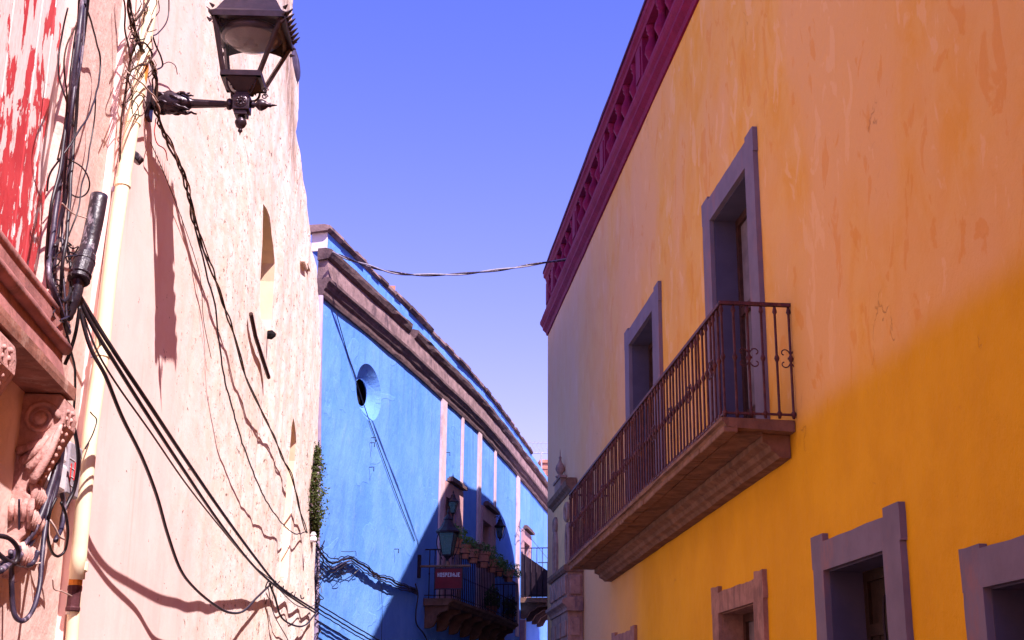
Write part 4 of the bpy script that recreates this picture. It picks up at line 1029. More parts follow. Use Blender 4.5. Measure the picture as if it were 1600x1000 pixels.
# lantern by the first door, lantern between the doors
nx2, uy2 = blaxes(697, 800)
u_, z_ = BL.px(692, 790); c = BL.w(u_, .26, BL.px(697, 795, .26)[1] )
l2 = small_lantern('door_lantern', c, nx2, uy2, .62, None, 'small grey lantern on the pale strip left of the first green door')
q = MB(); q.tube([BL.w(u_, 0, c.z - .30), c - Zv * .30, c - Zv * .05], .014, 5); q.obox(BL.w(u_, .01, c.z - .1), nx2, uy2, Zv, .015, .05, .30); q.build('bracket_arm', 'dark_rail', l2)
nx3, uy3 = blaxes(783, 835)
u_, z_ = BL.px(780, 840, .2); c = BL.w(u_, .22, z_)
l3 = small_lantern('wall_light', c, nx3, uy3, .72, None, 'small black lantern alone on the shaded blue wall right of the second door')
q = MB(); q.tube([BL.w(u_, 0, c.z + .55), BL.w(u_, .14, c.z + .62), c + Zv * .5], .012, 5); q.obox(BL.w(u_, .01, c.z + .35), nx3, uy3, Zv, .012, .03, .22); q.build('bracket_arm', 'dark_rail', l3)

# ================================================================== PIPES, METER, CONDUIT
def crp(lst, r=None): return [CR.pt(a, b, c) for a, b, c in lst]
pi = empty('drainpipe', CR.pt(112, 1000, .06), 'thick cream painted drainpipe with rusty joints running up the cream wall beside the lantern', 'pipe')
path = [(120, 905, .07), (140, 690, .07), (158, 560, .07), (172, 430, .07), (190, 300, .07), (206, 200, .07), (220, 110, .07), (232, 30, .07), (241, -30, .07)]
q = MB(); q.tube(spline(crp(path), 6), .045, 14); pib = q.build('pipe_body', 'pipe', pi, smooth=True)
q = MB(); q.tube(spline(crp([(108, 1040, .05), (112, 1000, .05), (119, 900, .05)]), 4), .036, 12); q.build('pipe_body', 'pipe', pi, smooth=True)
for (x_, y_) in [(207, 196), (214, 150), (191, 293), (158, 560), (122, 893)]:
    a = CR.pt(x_, y_, .07); d_ = (CR.pt(x_ + 8, y_ - 60, .07) - a).normalized(); q = MB(); q.lathe(a, [(.046, 0), (.052, .005), (.052, .05), (.046, .056)], 14, d_); q.build('pipe_joint', 'pipe', pib, smooth=False)
a = CR.pt(119, 900, .05); q = MB(); q.lathe(a - Zv * .20, [(.037, 0), (.041, .005), (.041, .02), (.037, .03), (.037, .11), (.041, .12), (.041, .14), (.037, .15)], 10); q.build('metal_joint', 'rust_iron', pib)
q = MB(); q.lathe(a - Zv * .06, [(.037, 0), (.0385, .005), (.0385, .05), (.037, .055)], 10); q.build('rusty_joint', 'rust', pib)
a = CR.pt(221, 105, .07); d_ = (CR.pt(229, 50, .07) - a).normalized(); q = MB(); q.lathe(a - d_ * .12, [(.046, 0), (.048, .01), (.048, .12), (.046, .14)], 14, d_); q.build('rust_patch', 'rust', pib, label='orange rust stain on the pipe above the lantern bracket')
tp = MB(); a = CR.pt(209, 250, .07); d_ = (CR.pt(216, 200, .07) - a).normalized(); tp.lathe(a, [(.047, 0), (.051, .008), (.049, .04), (.047, .045)], 12, (d_ + X * .8).normalized()); tp.build('torn_tape', 'conduit', pib)
p2 = empty('thin_pipe', CR.pt(112, 960, .03), 'thin white pipe hugging the left side of the thick drainpipe', 'pipe')
q = MB(); q.tube(spline(crp([(108, 960, .03), (133, 690, .03), (158, 480, .03), (177, 330, .03), (193, 230, .03), (204, 140, .03), (214, 60, .03), (220, -20, .03)]), 6), .021, 9); q.build('pipe_body', 'pipe_white', p2, smooth=True)
for y_, x_ in ((300, 181), (560, 148), (760, 124)):
    q = MB(); q.lathe(CR.pt(x_, y_, .03), [(.024, 0), (.026, .004), (.026, .03), (.023, .034)], 10); q.build('pipe_clip', 'pipe_grey', p2)

# grey-violet pipe at the joint of the cream and blue houses
cp_ = BL.w(.06, .07, 2); q = MB()
pts = [BL.pt(x_, y_, .07) for x_, y_ in [(501, 462), (499, 560), (497.5, 700), (495.5, 850), (493, 1000)]]; pts.append(Vector((pts[-1].x, pts[-1].y, 0.05)))
q.tube(pts, .05, 10); q.build('corner_pipe', 'pipe_grey', label='narrow grey violet downpipe in the joint between the cream and the blue house', cat='pipe', smooth=True)

# meter box
mp = CR.pt(112, 735, .05)
mt = empty('meter_box', mp, 'white and grey electric box with red tape below the ledge corner', 'meter box')
def crbox(name, xa, xb, ya, yb, oa, ob, mat, bev=.01):
    ua, za = CR.px(xa, yb, ob); ub, zb_ = CR.px(xb, ya, ob)
    q = MB(); q.box(CR, ua, ub, oa, ob, za, zb_); return q.build(name, mat, mt, bevel=bev)
gc = crbox('case', 103, 130, 702, 770, -.005, .09, 'meter_grey'); crbox('cover', 96, 110, 675, 722, .0, .10, 'meter_white', .02); crbox('cover', 90, 107, 728, 765, .0, .11, 'meter_white', .02)
for k in range(3): 
    ua, za = CR.px(108 + k * 6, 752 - k * 2, .09); q = MB(); q.box(CR, ua, ua + .012, .09, .094, za - .0, za + .10); q.build('tape_strip', 'red_stripe', gc)
for k in range(4):
    ua, za = CR.px(109, 716 + k * 14, .09); q = MB(); q.box(CR, ua, ua + .10, .0905, .093, za, za + .004); q.build('seam', 'meter_white', gc)

# conduit
cd = empty('cable_conduit', CR.pt(122, 440, .12), 'thick black rubber cable end hanging head down beside the red shutter', 'conduit')
q = MB(); pts = spline(crp([(155, 306, .16), (148, 345, .16), (139, 385, .15), (132, 405, .15)]), 5); q.tube([pts[0] + Zv * .008] + pts, [.036] + [.049] * len(pts), 16); q.build('tube', 'conduit', cd, smooth=True)
q = MB(); pts = crp([(134, 400, .15), (130, 415, .15), (123, 437, .145)]); q.tube(pts, [.056, .059, .053], 16)
for f_ in (.2, .75, .95): p_ = pts[0].lerp(pts[2], f_); dd = (pts[2] - pts[0]).normalized(); q.lathe(p_, [(.058, 0), (.063, .006), (.063, .012), (.058, .018)], 16, dd)
q.build('collar', 'conduit', cd, smooth=False)
q = MB(); q.tube(spline(crp([(123, 435, .14), (120, 455, .14), (112, 480, .12), (104, 500, .10)]), 4), [.040, .039, .036, .034, .034, .034, .036, .034, .03, .032, .028, .03, .02], 10); q.build('tape_wrap', 'conduit', cd, smooth=True)

# ================================================================== CABLES
def cable(pts3, r, mat, label, group=None, seg=6, name='cable', n=8, jit=0.0, cat='cable'):
    q = MB(); P_ = spline(pts3, n)
    if jit: P_ = [p + Vector([noise.noise(p * 6 + Vector((k * 7., 0, jit * 300))) * jit for k in range(3)]) for p in P_]
    q.tube(P_, r, seg); return q.build(name, mat, label=label, cat=cat, group=group, smooth=True)
def ccr(lst, *a, **k): return cable(crp(lst), *a, **k)
RS = 'service cables slung from the black conduit to the cream corner'
ccr([(124, 462, .13), (150, 505, .20), (185, 560, .30), (235, 635, .38), (290, 718, .38), (350, 805, .32), (400, 873, .2), (432, 912, .10), (462, 934, .08), (494, 954, .08)], .0135, 'cable', 'upper of two thick black cables slung from the conduit to the knot', RS)
ccr([(122, 465, .13), (146, 512, .20), (180, 568, .29), (229, 646, .36), (284, 730, .36), (344, 818, .30), (396, 884, .18), (431, 916, .10), (462, 938, .07), (493, 958, .07)], .0125, 'cable', 'thick black cable running just beneath its twin from the conduit to the knot', RS)
ccr([(126, 480, .13), (150, 545, .22), (182, 600, .30), (235, 675, .35), (290, 755, .33), (345, 825, .27), (390, 878, .17), (424, 906, .10)], .006, 'cable', 'thin black wire below the two thick slung cables', RS)
ccr([(121, 468, .13), (140, 540, .20), (165, 588, .27), (190, 650, .30), (222, 715, .30), (245, 775, .28), (262, 835, .24), (282, 890, .22), (305, 920, .20), (335, 945, .2), (358, 957, .2), (380, 955, .16), (400, 935, .12), (424, 912, .08)], [.0135] * 200 and .0115, 'cable', 'black cable sagging in a deep bow from the conduit before rising to the knot')
ccr([(126, 470, .1), (152, 522, .08), (160, 560, .05), (166, 590, .03)], .007, 'cable', 'short black wire dropping from the conduit across the drainpipe')
ccr([(421, 912, .08), (430, 935, .10), (440, 965, .12), (462, 978, .12), (478, 976, .09), (492, 960, .06)], .012, 'cable', 'black loop hanging under the knot at the foot of the cream corner')
ccr([(424, 905, .07), (440, 925, .1), (462, 945, .1), (480, 950, .08), (492, 945, .05)], .006, 'cable_violet', 'thin grey wire leaving the knot towards the corner pipe')
ccr([(419, 918, .05), (428, 960, .05), (452, 1005, .05), (458, 1040, .05)], .006, 'cable_violet', 'thin wire hanging straight down from the knot on the cream wall')
# knot of ties
random.seed(11); q = MB()
for k in range(7):
    c = CR.pt(418 + k * 9 + random.uniform(-3, 3), 908 + k * 3.5 + random.uniform(-5, 5), .09); a = random.uniform(0, 6); ww = random.uniform(.012, .03); pts = [c + Vector((.02 * math.cos(a + t), .08 * math.sin(a * 2 + t * .6), ww * math.sin(a + t * 1.3) - .012 * t)) for t in [i * .6 for i in range(random.randint(5, 9))]]
    q.tube(spline(pts, 3), .008, 5)
q.build('cable_knot', 'cable', label='tangled knot of black ties where the slung cables meet', cat='cable knot')
# twisted bundle from the lantern root down to the corner
main = [(196, -30, .05), (203, 20, .05), (213, 60, .06), (226, 85, .08), (237, 100, .08), (243, 130, .08), (243, 165, .08), (250, 195, .08), (268, 232, .08), (287, 272, .08), (296, 310, .08), (309, 362, .08), (330, 420, .08), (348, 470, .08), (364, 520, .08), (385, 588, .08), (407, 640, .08), (424, 672, .08), (438, 708, .08), (455, 742, .08), (466, 785, .08), (479, 833, .06)]
base = spline(crp(main), 10)
def strand(ph, rad, r, mat, label, a0=0, a1=None, turns=.35):
    q = MB(); sub = base[a0:a1]; pts = []
    for i, p in enumerate(sub):
        j = noise.noise(Vector((i * .11, ph * 3, 1))) * 1.6; rr_ = rad * (.7 + .9 * abs(noise.noise(Vector((i * .07, 3, ph)))))
        pts.append(p + X * rr_ * math.cos(i * turns + ph + j) + Y * rr_ * math.sin(i * turns + ph + j) * 1.4 + Zv * rr_ * .4 * math.sin(i * .3 + ph))
    q.tube(pts, r, 5); q.build('twisted_cable', mat, label=label, cat='cable', smooth=True)
strand(0, .012, .0085, 'cable_brown', 'brown twisted bundle strand running from above the lantern down to the cream corner')
strand(2.2, .014, .0075, 'cable', 'black strand wound round the brown one down the cream wall')
strand(4.1, .018, .006, 'cable_brown', 'looser brown strand winding past the lantern root only', 0, 120)
strand(5.0, .022, .0045, 'cable_pale', 'pale string wound into the bundle below the lantern', 40, 110)
ccr([(296, 310, .07), (303, 345, .07), (318, 410, .08), (335, 475, .10), (345, 560, .12), (362, 635, .14), (385, 710, .14), (412, 775, .12), (440, 817, .10), (462, 834, .08), (480, 830, .06)], .0075, 'cable', 'single black wire bowing left of the twisted bundle down to the corner', jit=.012)
ccr([(235, 222, .03), (258, 275, .03), (285, 345, .03), (312, 430, .03), (318, 500, .03), (330, 560, .03)], .003, 'cable_brown', 'hair-thin wire slanting from the lantern root across the cream wall')
ccr([(262, -20, .08), (264, 20, .08), (256, 42, .08), (240, 56, .08), (220, 61, .08), (205, 60, .06)], .005, 'cable', 'thin wire hoop at the top beside the drainpipe', jit=.01)
ccr([(232, -20, .06), (232, 25, .06), (240, 62, .06), (247, 82, .07), (254, 101, .07), (247, 108, .06), (240, 110, .05)], .0065, 'cable', 'kinked black wire above the lantern bracket', jit=.01)
ccr([(254, 101, .05), (264, 97, .06), (274, 103, .06), (277, 116, .05)], .0035, 'cable', 'short curl of wire right of the kinked one')
ccr([(238, -10, .1), (226, 12, .12), (212, 32, .1)], .008, 'cable_brown', 'short brown wire crossing at the top of the drainpipe')
ccr([(196, 110, .07), (206, 118, .10), (222, 130, .12), (236, 146, .12), (246, 158, .10)], .006, 'cable_pale', 'pale twine crossing from the pipe to the lantern root', jit=.006)
ccr([(190, -20, .05), (196, 45, .06), (201, 90, .08), (197, 120, .07), (194, 160, .05), (188, 200, .04), (186, 260, .03)], .006, 'cable_brown', 'brown wire just left of the drainpipe top', jit=.02)
ccr([(204, 95, .06), (212, 70, .12), (226, 66, .13), (238, 84, .13), (230, 98, .12), (212, 105, .1), (200, 112, .07)], .007, 'cable_brown', 'brown loop curling round the drainpipe above the rust stain', jit=.012)
ccr([(205, 170, .12), (212, 152, .135), (222, 150, .13), (228, 165, .10), (222, 180, .11), (210, 178, .12)], .004, 'cable_brown', 'thin wire ring round the drainpipe near the lantern arm')
ccr([(245, 185, .06), (240, 205, .08), (247, 225, .08), (258, 235, .08), (262, 250, .07)], .004, 'red_stripe', 'thin red wire dangling below the lantern root', jit=.012)
random.seed(5)
q = MB()
for k in range(26):
    y0 = random.uniform(-10, 150); xx = 205 + (150 - y0) * .13 + random.uniform(-14, 26); pts = []
    for t in range(4): pts.append(CR.pt(xx + random.uniform(-9, 9), y0 + t * random.uniform(8, 16), random.uniform(.04, .15)))
    q.tube(spline(pts, 4), .0035, 4)
tg = q.build('dry_vine', 'cable_brown', label='tangle of dry brown twigs and wire ends round the top of the drainpipe', cat='dry vine', kind='stuff')
# bundle beside the red shutter
G2 = 'dark cables bundled beside the red shutter'
B2 = [([(131, -20), (124, 40), (116, 120), (108, 190), (98, 255), (88, 320), (80, 380), (78, 430), (92, 480), (108, 520)], .015, 'cable_violet', 'thickest violet-black cable of the bundle beside the red shutter'),
      ([(139, -20), (133, 40), (124, 120), (117, 200), (112, 270), (106, 340), (100, 400), (96, 450), (94, 510)], .011, 'cable', 'straight black cable on the right side of the bundle by the shutter'),
      ([(126, -20), (121, 30), (113, 110), (103, 190), (92, 270), (78, 330), (73, 400), (76, 450)], .010, 'cable', 'black cable on the left side of the bundle touching the shutter edge'),
      ([(135, -20), (128, 60), (120, 110), (111, 175), (104, 240), (99, 310), (91, 370), (86, 430), (93, 500)], .009, 'cable_violet', 'middle violet cable in the bundle by the shutter'),
      ([(134, -20), (129, 80), (117, 150), (113, 210), (104, 300), (98, 360), (100, 440), (104, 500)], .007, 'cable_violet', 'thin dusty cable crossing inside the bundle by the shutter'),
      ([(132, 5), (146, 50), (155, 80), (156, 112), (150, 145), (138, 180), (118, 215), (95, 245), (78, 272), (74, 300)], .0055, 'cable', 'wire bulging away from the bundle and back beside the red shutter'),
      ([(148, 150), (146, 200), (138, 250), (128, 290), (120, 335), (106, 370)], .0045, 'cable', 'thin wire falling from the bulge towards the conduit'),
      ([(102, 245), (128, 262), (140, 283), (137, 300), (122, 308), (106, 300), (99, 275), (106, 258)], .0045, 'cable', 'thin wire ring on the wall left of the conduit'),
      ([(97, 318), (115, 335), (140, 342), (158, 348)], .004, 'cable_pale', 'pale thin wire tied across the conduit'),
      ([(86, 385), (92, 376), (104, 384), (110, 420), (108, 460), (96, 470), (84, 450), (82, 410), (86, 385)], .009, 'cable', 'black coil hanging beside the conduit collar'),
      ([(96, 372), (84, 390), (80, 440), (84, 490), (90, 520)], .008, 'cable_violet', 'violet wire curving down behind the ledge corner'),
      ([(112, 470), (100, 500), (112, 545), (118, 600), (114, 640)], .007, 'cable', 'thin cable passing the ledge corner down to the meter'),
      ([(124, 480), (118, 520), (110, 550), (102, 570)], .010, 'cable', 'short thick cable bending behind the ledge corner'),
      ([(106, 12), (96, 60), (92, 110), (104, 160), (116, 200)], .005, 'cable', 'thin wire slack across the red shutter edge'),
      ([(90, 250), (100, 200), (104, 150), (100, 90), (118, 40), (132, 8)], .005, 'cable_brown', 'brown wire zigzagging up the bundle')]
for k, (pl, r_, mt_, lb) in enumerate(B2): ccr([(a, b, .10 + .05 * math.sin(k * 1.7 + i)) for i, (a, b) in enumerate(pl)], r_, mt_, lb, G2, jit=.008)
q = MB()
random.seed(8)
for k in range(16):
    xx = random.uniform(82, 112); yy = random.uniform(370, 500); pts = [CR.pt(xx + random.uniform(-12, 12), yy + t * random.uniform(4, 12), random.uniform(.06, .18)) for t in range(4)]
    q.tube(spline(pts, 4), .0045, 4)
q.build('wire_tangle', 'cable', label='tangle of short black wire ends round the conduit collar', cat='wire tangle', kind='stuff')
B3 = [([(97, 640), (93, 690), (85, 740), (72, 785), (52, 830), (28, 858), (5, 880), (-20, 895)], .019, 'cable_violet', 'thick violet cable sweeping down left from the ledge corner'),
      ([(101, 650), (98, 700), (90, 755), (76, 800), (55, 838), (30, 868), (0, 893)], .016, 'cable_violet', 'second thick cable lying against the sweeping one'),
      ([(92, 700), (84, 760), (72, 815), (66, 870), (62, 920), (50, 955), (36, 970), (24, 962), (19, 935), (18, 890), (16, 860)], .013, 'cable_violet', 'cable dropping into a long hanging loop below the carved console'),
      ([(104, 645), (114, 665), (121, 700), (122, 735), (116, 765), (106, 785), (98, 805), (94, 830)], .011, 'cable', 'black cable arching over the meter box'),
      ([(88, 778), (78, 800), (74, 830), (79, 858), (90, 869), (102, 860), (106, 835), (103, 805), (96, 785)], .008, 'cable', 'round black loop hanging under the meter box'),
      ([(94, 760), (100, 790), (97, 820), (86, 845)], .013, 'cable_violet', 'short thick cable end inside the loop under the meter'),
      ([(-10, 835), (15, 842), (28, 860), (22, 880), (5, 872), (-10, 858)], .012, 'cable', 'black coil at the left edge below the console'),
      ([(60, 860), (50, 880), (30, 880), (10, 872)], .014, 'cable_violet', 'cable coiling behind the sweeping pair'),
      ([(28, 856), (36, 872), (48, 880), (64, 879)], .005, 'cable_pale', 'pale twine tying the sweeping cables'),
      ([(78, 812), (86, 825), (92, 838), (100, 842)], .006, 'cable_pale', 'white string between the cables under the meter'),
      ([(82, 905), (84, 920), (98, 925), (112, 932)], .004, 'cable_pale', 'thin pale wire creeping over the wall to the pipe foot'),
      ([(30, 862), (30, 820), (30, 780)], .006, 'cable_violet', 'thin grey cord hanging beside the console foot')]
G3 = 'dark cables hanging below the ledge corner'
for k, (pl, r_, mt_, lb) in enumerate(B3): ccr([(a, b, .12 + .03 * math.sin(k * 2.1 + i * .8)) for i, (a, b) in enumerate(pl)], r_, mt_, lb, G3, jit=.004)
ccr([(140, 642, .13), (150, 655, .13), (148, 668, .13), (140, 690, .13), (134, 702, .13)], .004, 'cable', 'small frayed wire stuck on the drainpipe', jit=.01)

# ---- cables on the blue house
def cbl(lst, *a, **k): return cable([BL.pt(x_, y_, o_) for x_, y_, o_ in lst], *a, **k)
GB = 'cables strung low across the blue wall'
for k, (dy, r_, lb) in enumerate([(0, .022, 'thickest cable swagged along the blue wall towards the balcony'), (5, .015, 'cable clinging under the thick swag on the blue wall'), (-4, .010, 'thin cable riding above the swag on the blue wall'), (9, .012, 'lowest cable of the swag on the blue wall')]):
    cbl([(492, 850 + dy * 2, .10), (503, 866 + dy * 1.6, .10), (518, 880 + dy * 1.7, .08), (538, 874 + dy, .08), (552, 874 + dy * .8, .08), (572, 887 + dy, .08), (590, 900 + dy * .6, .08), (605, 904 + dy, .08), (625, 914 + dy * .8, .07), (645, 920 + dy * .6, .06), (652, 926 + dy * .5, .06)], r_, 'cable' if k != 1 else 'cable_violet', lb, GB, jit=.03)
cbl([(649, 912, .05), (653, 930, .05), (650, 955, .05), (651, 975, .05), (662, 990, .05), (672, 1010, .05)], .016, 'cable', 'cable turning down below the blue balcony bracket', GB)
for k, (dy, r_, lb) in enumerate([(0, .014, 'upper taut cable leaving the corner pipe low on the blue wall'), (7, .016, 'second taut cable low on the blue wall'), (13, .012, 'third taut cable low on the blue wall'), (26, .012, 'lowest taut cable at the foot of the blue wall')]):
    cbl([(490, 940 + dy, .12), (520, 958 + dy, .14), (560, 982 + dy, .16), (592, 1000 + dy, .18), (640, 1026 + dy, .2)], r_, 'cable', lb, GB, jit=.012)
cbl([(525, 488, .012), (541, 545, .012), (558, 600, .012), (578, 660, .012), (600, 720, .012), (624, 785, .012), (648, 845, .012)], .009, 'cable', 'thin straight wire slanting down the blue wall past the round window', n=3)
cbl([(810, 822, .15), (830, 842, .2), (850, 866, .3), (862, 880, .3)], .008, 'cable', 'thin wire slanting above the far blue balcony', n=3)
cbl([(813, 812, .05), (812, 830, .2), (821, 826, .25)], .010, 'dark_rail', 'bent aerial rod on the blue wall near the far balcony', n=3, cat='aerial', name='aerial')
cbl([(595, 905, .05), (597, 950, .04), (596, 1005, .03)], .005, 'cable', 'thin wire hanging from the middle of the swag on the blue wall')
cbl([(507, 845, .05), (497, 870, .15), (495, 900, .12), (493, 930, .1), (497, 958, .1)], .012, 'cable', 'cable hugging the corner pipe between the swag and the taut cables')
random.seed(9); q = MB()
for k in range(34):
    xx = random.uniform(485, 502); yy = random.uniform(835, 985); pts = [BL.pt(xx + random.uniform(-7, 7), yy + t * random.uniform(3, 9), random.uniform(.05, .22)) for t in range(4)]
    q.tube(spline(pts, 4), .008, 4)
for k in range(16):
    xx = random.uniform(506, 545); yy = random.uniform(862, 905); pts = [BL.pt(xx + random.uniform(-9, 9) + t * 5, yy + random.uniform(-8, 8), random.uniform(.03, .12)) for t in range(4)]
    q.tube(spline(pts, 4), .006, 4)
q.build('wire_tangle', 'cable', label='messy tangle of black wires round the corner pipe where cream meets blue', cat='wire tangle', kind='stuff')
# white insulators in the tangle
q = MB(); c = CR.pt(489, 847, .12); q.lathe(c, [(.03, 0), (.05, .02), (.05, .06), (.03, .08), (.045, .10), (.02, .14)], 8); q.build('insulator', 'meter_white', label='small white insulator in the wires at the cream corner', cat='insulator')

# ---- overhead twin cable across the street
pa = BL.pt(520, 394, .28); pb_ = YE.pt(889, 405, .02)
ta = (pa - CP).length; tb = (pb_ - CP).length
def ohp(dx):
    pts = [(520, 394), (545, 405), (575, 415), (605, 424), (640, 429), (680, 429.5), (720, 428), (760, 424), (800, 419), (840, 412), (889, 405)]
    out = []
    for i, (x_, y_) in enumerate(pts):
        f_ = (x_ - 520) / 369; s_ = (1 - f_) / ta + f_ / tb; out.append(at_dist(x_, y_, 1 / s_))
    return spline(out, 14)
op_ = ohp(0); oh = empty('overhead_cable', op_[70], 'twisted pair of cables sagging across the street from the blue cornice to the crimson parapet', 'cable')
for ph, mt_ in ((0, 'cable_violet'), (math.pi, 'cable_steel')):
    if mt_ not in M: M[mt_] = plain('grey_cable_sheath', (.30, .27, .33), .5)
    q = MB(); q.tube([p + Vector((0, math.cos(i * .17 + ph), math.sin(i * .17 + ph))) * .016 for i, p in enumerate(op_)], .017, 6); q.build('strand', mt_, oh, smooth=True)

# ================================================================== FLOWER POTS on the blue balcony rail
def leafmesh(seed, n, R, H, size, mat, droop=0.):
    random.seed(seed); vs = []; fs = []
    for i in range(n):
        th = random.uniform(0, 6.283); rr_ = R * math.sqrt(random.random()); h = H * random.random() * (1.1 - .5 * rr_ / R)
        if droop and random.random() < droop: h = -random.random() * H * .7; rr_ = R * random.uniform(.8, 1.1)
        c = Vector((rr_ * math.cos(th), rr_ * math.sin(th), h)); d = Vector((random.gauss(0, 1), random.gauss(0, 1), random.gauss(.3, .7))).normalized(); e = d.orthogonal().normalized(); s_ = size * random.uniform(.5, 1.2)
        k = len(vs); vs += [c - d * s_, c + e * s_ * .42 + Vector((0, 0, .1 * s_)), c + d * s_, c - e * s_ * .42 + Vector((0, 0, .1 * s_))]; fs.append((k, k + 1, k + 2, k + 3))
    for i in range(14):
        th = random.uniform(0, 6.283); a = Vector((.03 * math.cos(th), .03 * math.sin(th), -.02)); b = Vector((R * .8 * math.cos(th), R * .8 * math.sin(th), H * random.uniform(.5, 1.)))
        k = len(vs); s_ = Vector((-math.sin(th), math.cos(th), 0)) * .006; vs += [a - s_, a + s_, b]; fs.append((k, k + 1, k + 2))
    me = bpy.data.meshes.new('foliage'); me.from_pydata([tuple(v) for v in vs], [], fs); me.materials.append(M[mat]); return me
pot = MB(); pot.lathe((0, 0, 0), [(.10, 0), (.145, .24), (.165, .245), (.168, .30), (.150, .302), (.14, .26), (.0, .255)], 12); potm = pot.mesh('pot'); potm.materials.append(M['terracotta'])
DP = DEP - .03
pots = [(714, 866, 'leaf', 'first terracotta pot on the blue rail, with the tallest bushy plant'), (729, 877, 'leaf', 'second pot from the big lantern, paler and low with a spreading plant'), (743, 884, 'dry', 'third pot from the big lantern with thin reddish growth'), (758, 892, 'leaf', 'wide terracotta pot at the middle of the blue balcony rail, under the second door'), (772, 898, 'leaf', 'pot right of the middle one on the blue rail, half hidden by trailing leaves'), (783, 902, 'leaf', 'small pot fifth along with a low green tuft'), (799, 912, 'leaf', 'last pot at the far end of the blue rail with dark trailing leaves')]
for k, (x_, y_, lf, lb) in enumerate(pots):
    u, z = BL.px(x_ - 6, y_ + 6, DP); z = ZF + HB + .015 - .12; loc = BL.w(u, DP + .02, z)
    sc_ = [1.2, 1.1, 1.1, 1.3, 1.1, 1.0, 1.1][k]
    r_ = empty('potted_plant', loc, lb, 'potted plant', 'pots along the blue balcony rail'); o = obj('pot', potm, None, r_); o.scale = (sc_,) * 3
    f_ = obj('foliage', leafmesh(20 + k, 340, [.30, .34, .24, .36, .33, .26, .34][k], [.42, .26, .24, .30, .24, .22, .26][k], .05, lf, [.05, .1, .1, .1, .4, .3, .5][k]), None, r_); f_.location = (0, 0, .27 * sc_)
    q = MB(); pr_ = (BL.w(u, 1, 0) - BL.w(u, 0, 0))
    q.lathe(loc + Zv * .10 * sc_, [(.135 * sc_, 0), (.145 * sc_, .0), (.145 * sc_, .015), (.135 * sc_, .015)], 12); q.build('pot_ring', 'dark_rail', r_)
# plants inside the railing
for k, (x_, y_, lb) in enumerate([(768, 955, 'dark leafy plant standing inside the blue balcony railing'), (795, 950, 'leafy plant at the far end inside the blue balcony railing')]):
    u = BL.px(x_, y_, .3)[0]; loc = BL.w(u, .32, ZF + .01); r_ = empty('potted_plant', loc, lb, 'potted plant'); obj('pot', potm, None, r_)
    f_ = obj('foliage', leafmesh(50 + k, 420, .22, .65, .06, 'leaf'), None, r_); f_.location = (0, 0, .26)

# ---- ivy in the joint
random.seed(31); vs = []; fs = []
cv = [CR.pt(x_, y_, .05) for x_, y_ in [(496, 700), (494, 730), (492, 760), (491, 790), (492, 815), (494, 840)]]
for i in range(2600):
    t = random.random(); f_ = t * (len(cv) - 1); k = int(min(f_, len(cv) - 2)); p = cv[k].lerp(cv[k + 1], f_ - k)
    wd = .12 * math.sin(math.pi * min(1, max(.08, t))) ** .6 + .012
    clump = 1 + .5 * noise.noise(Vector((0, 0, p.z * 5)))
    c = p + X * random.gauss(.02, .5) * wd * clump + Y * random.gauss(.2, .6) * wd * 1.6 + Zv * random.gauss(0, .05)
    d = Vector((random.gauss(0, 1), random.gauss(0, 1), random.gauss(-.3, .7))).normalized(); e = d.orthogonal().normalized(); s_ = random.uniform(.012, .032)
    k = len(vs); vs += [c - d * s_, c + e * s_ * .6, c + d * s_, c - e * s_ * .6]; fs.append((k, k + 1, k + 2, k + 3))
mb = MB(); mb.add(vs, fs); iv = empty('climbing_plant', cv[-1], 'narrow dark green creeper growing in the joint between the cream and the blue house', 'plant')
mb.build('foliage', 'ivy', iv); q = MB(); q.tube(cv, .012, 5); q.build('stem', 'cable_brown', iv)

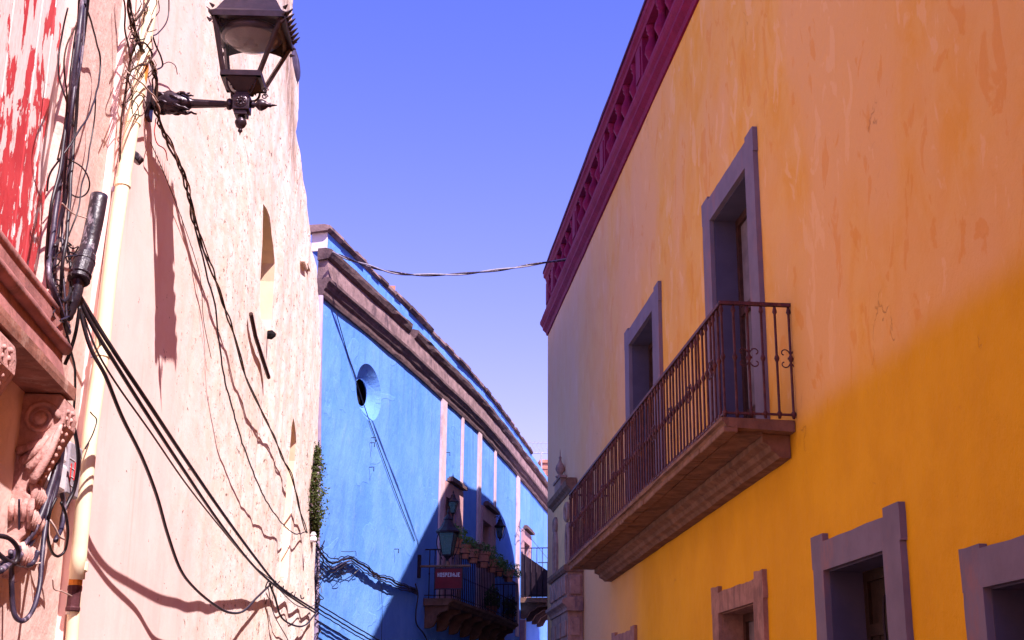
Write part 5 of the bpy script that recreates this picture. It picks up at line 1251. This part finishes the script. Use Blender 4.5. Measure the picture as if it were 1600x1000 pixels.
# ================================================================== FAR ROOFTOPS
fb = empty('brick_rooftop_hut', (8, 55, 0), 'small orange brick hut on a roof far behind the blue house', 'building')
def farp(x_, y_, yy): d = ray(x_, y_); return CP + d * ((yy - CP.y) / d.y)
yy = 52; a = farp(846, 800, yy); b = farp(870, 724, yy); a2 = farp(846, 724, yy)
q = MB(); q.hexa([(a.x, yy, 0), (b.x + 1, yy, 0), (b.x + 1, yy + 3, 0), (a.x, yy + 3, 0), (a.x, yy, b.z), (b.x + 1, yy, b.z), (b.x + 1, yy + 3, b.z), (a.x, yy + 3, b.z)]); q.build('wall', 'brick', fb)
q = MB(); q.hexa([(a.x - .08, yy - .1, b.z), (b.x + 1, yy - .1, b.z), (b.x + 1, yy + 3, b.z), (a.x - .08, yy + 3, b.z), (a.x - .08, yy - .1, b.z + .12), (b.x + 1, yy - .1, b.z + .12), (b.x + 1, yy + 3, b.z + .12), (a.x - .08, yy + 3, b.z + .12)]); q.build('roof_slab', 'brick', fb)
for r_i in range(5):
    for c_i in range(3):
        q = MB(); x0 = a.x + c_i * .42 + (.2 if r_i % 2 else 0); zz = b.z - .24 - r_i * .26
        q.hexa([(x0 + .02, yy - .03, zz), (x0 + .40, yy - .03, zz), (x0 + .40, yy + .02, zz), (x0 + .02, yy + .02, zz), (x0 + .02, yy - .03, zz + .22), (x0 + .40, yy - .03, zz + .22), (x0 + .40, yy + .02, zz + .22), (x0 + .02, yy + .02, zz + .22)]); q.build('block', 'brick', fb)
yy = 50; zr0 = farp(845, 708, yy).z; zr1 = farp(845, 689, yy).z; xa = farp(824, 700, yy).x; xb = xa + 3.0
gr = empty('roof_railing', (xa, yy, zr0), 'faint pale metal railing with looped bars on a far roof beside the yellow house', 'railing')
q = MB(); q.tube([(xa + .2, yy, zr0), (xb, yy, zr0)], .018, 4); q.tube([(xa + .05, yy, zr1 - .08), (xb, yy, zr1 - .08)], .010, 4)
xm = farp(846, 715, yy).x; q.tube([(xm, yy, zr0 - 3.5), (xm, yy, zr0 + .05)], .03, 5); q.build('rail', 'fade_steel', gr)
for k in range(16):
    x0 = xa + .1 + k * .16; q = MB(); hh = zr1 - zr0
    q.tube([(x0 + .055 * math.sin(t * .9), yy, zr0 + hh * t / 8) for t in range(9)], .008, 4); q.build('looped_bar', 'fade_steel', gr)
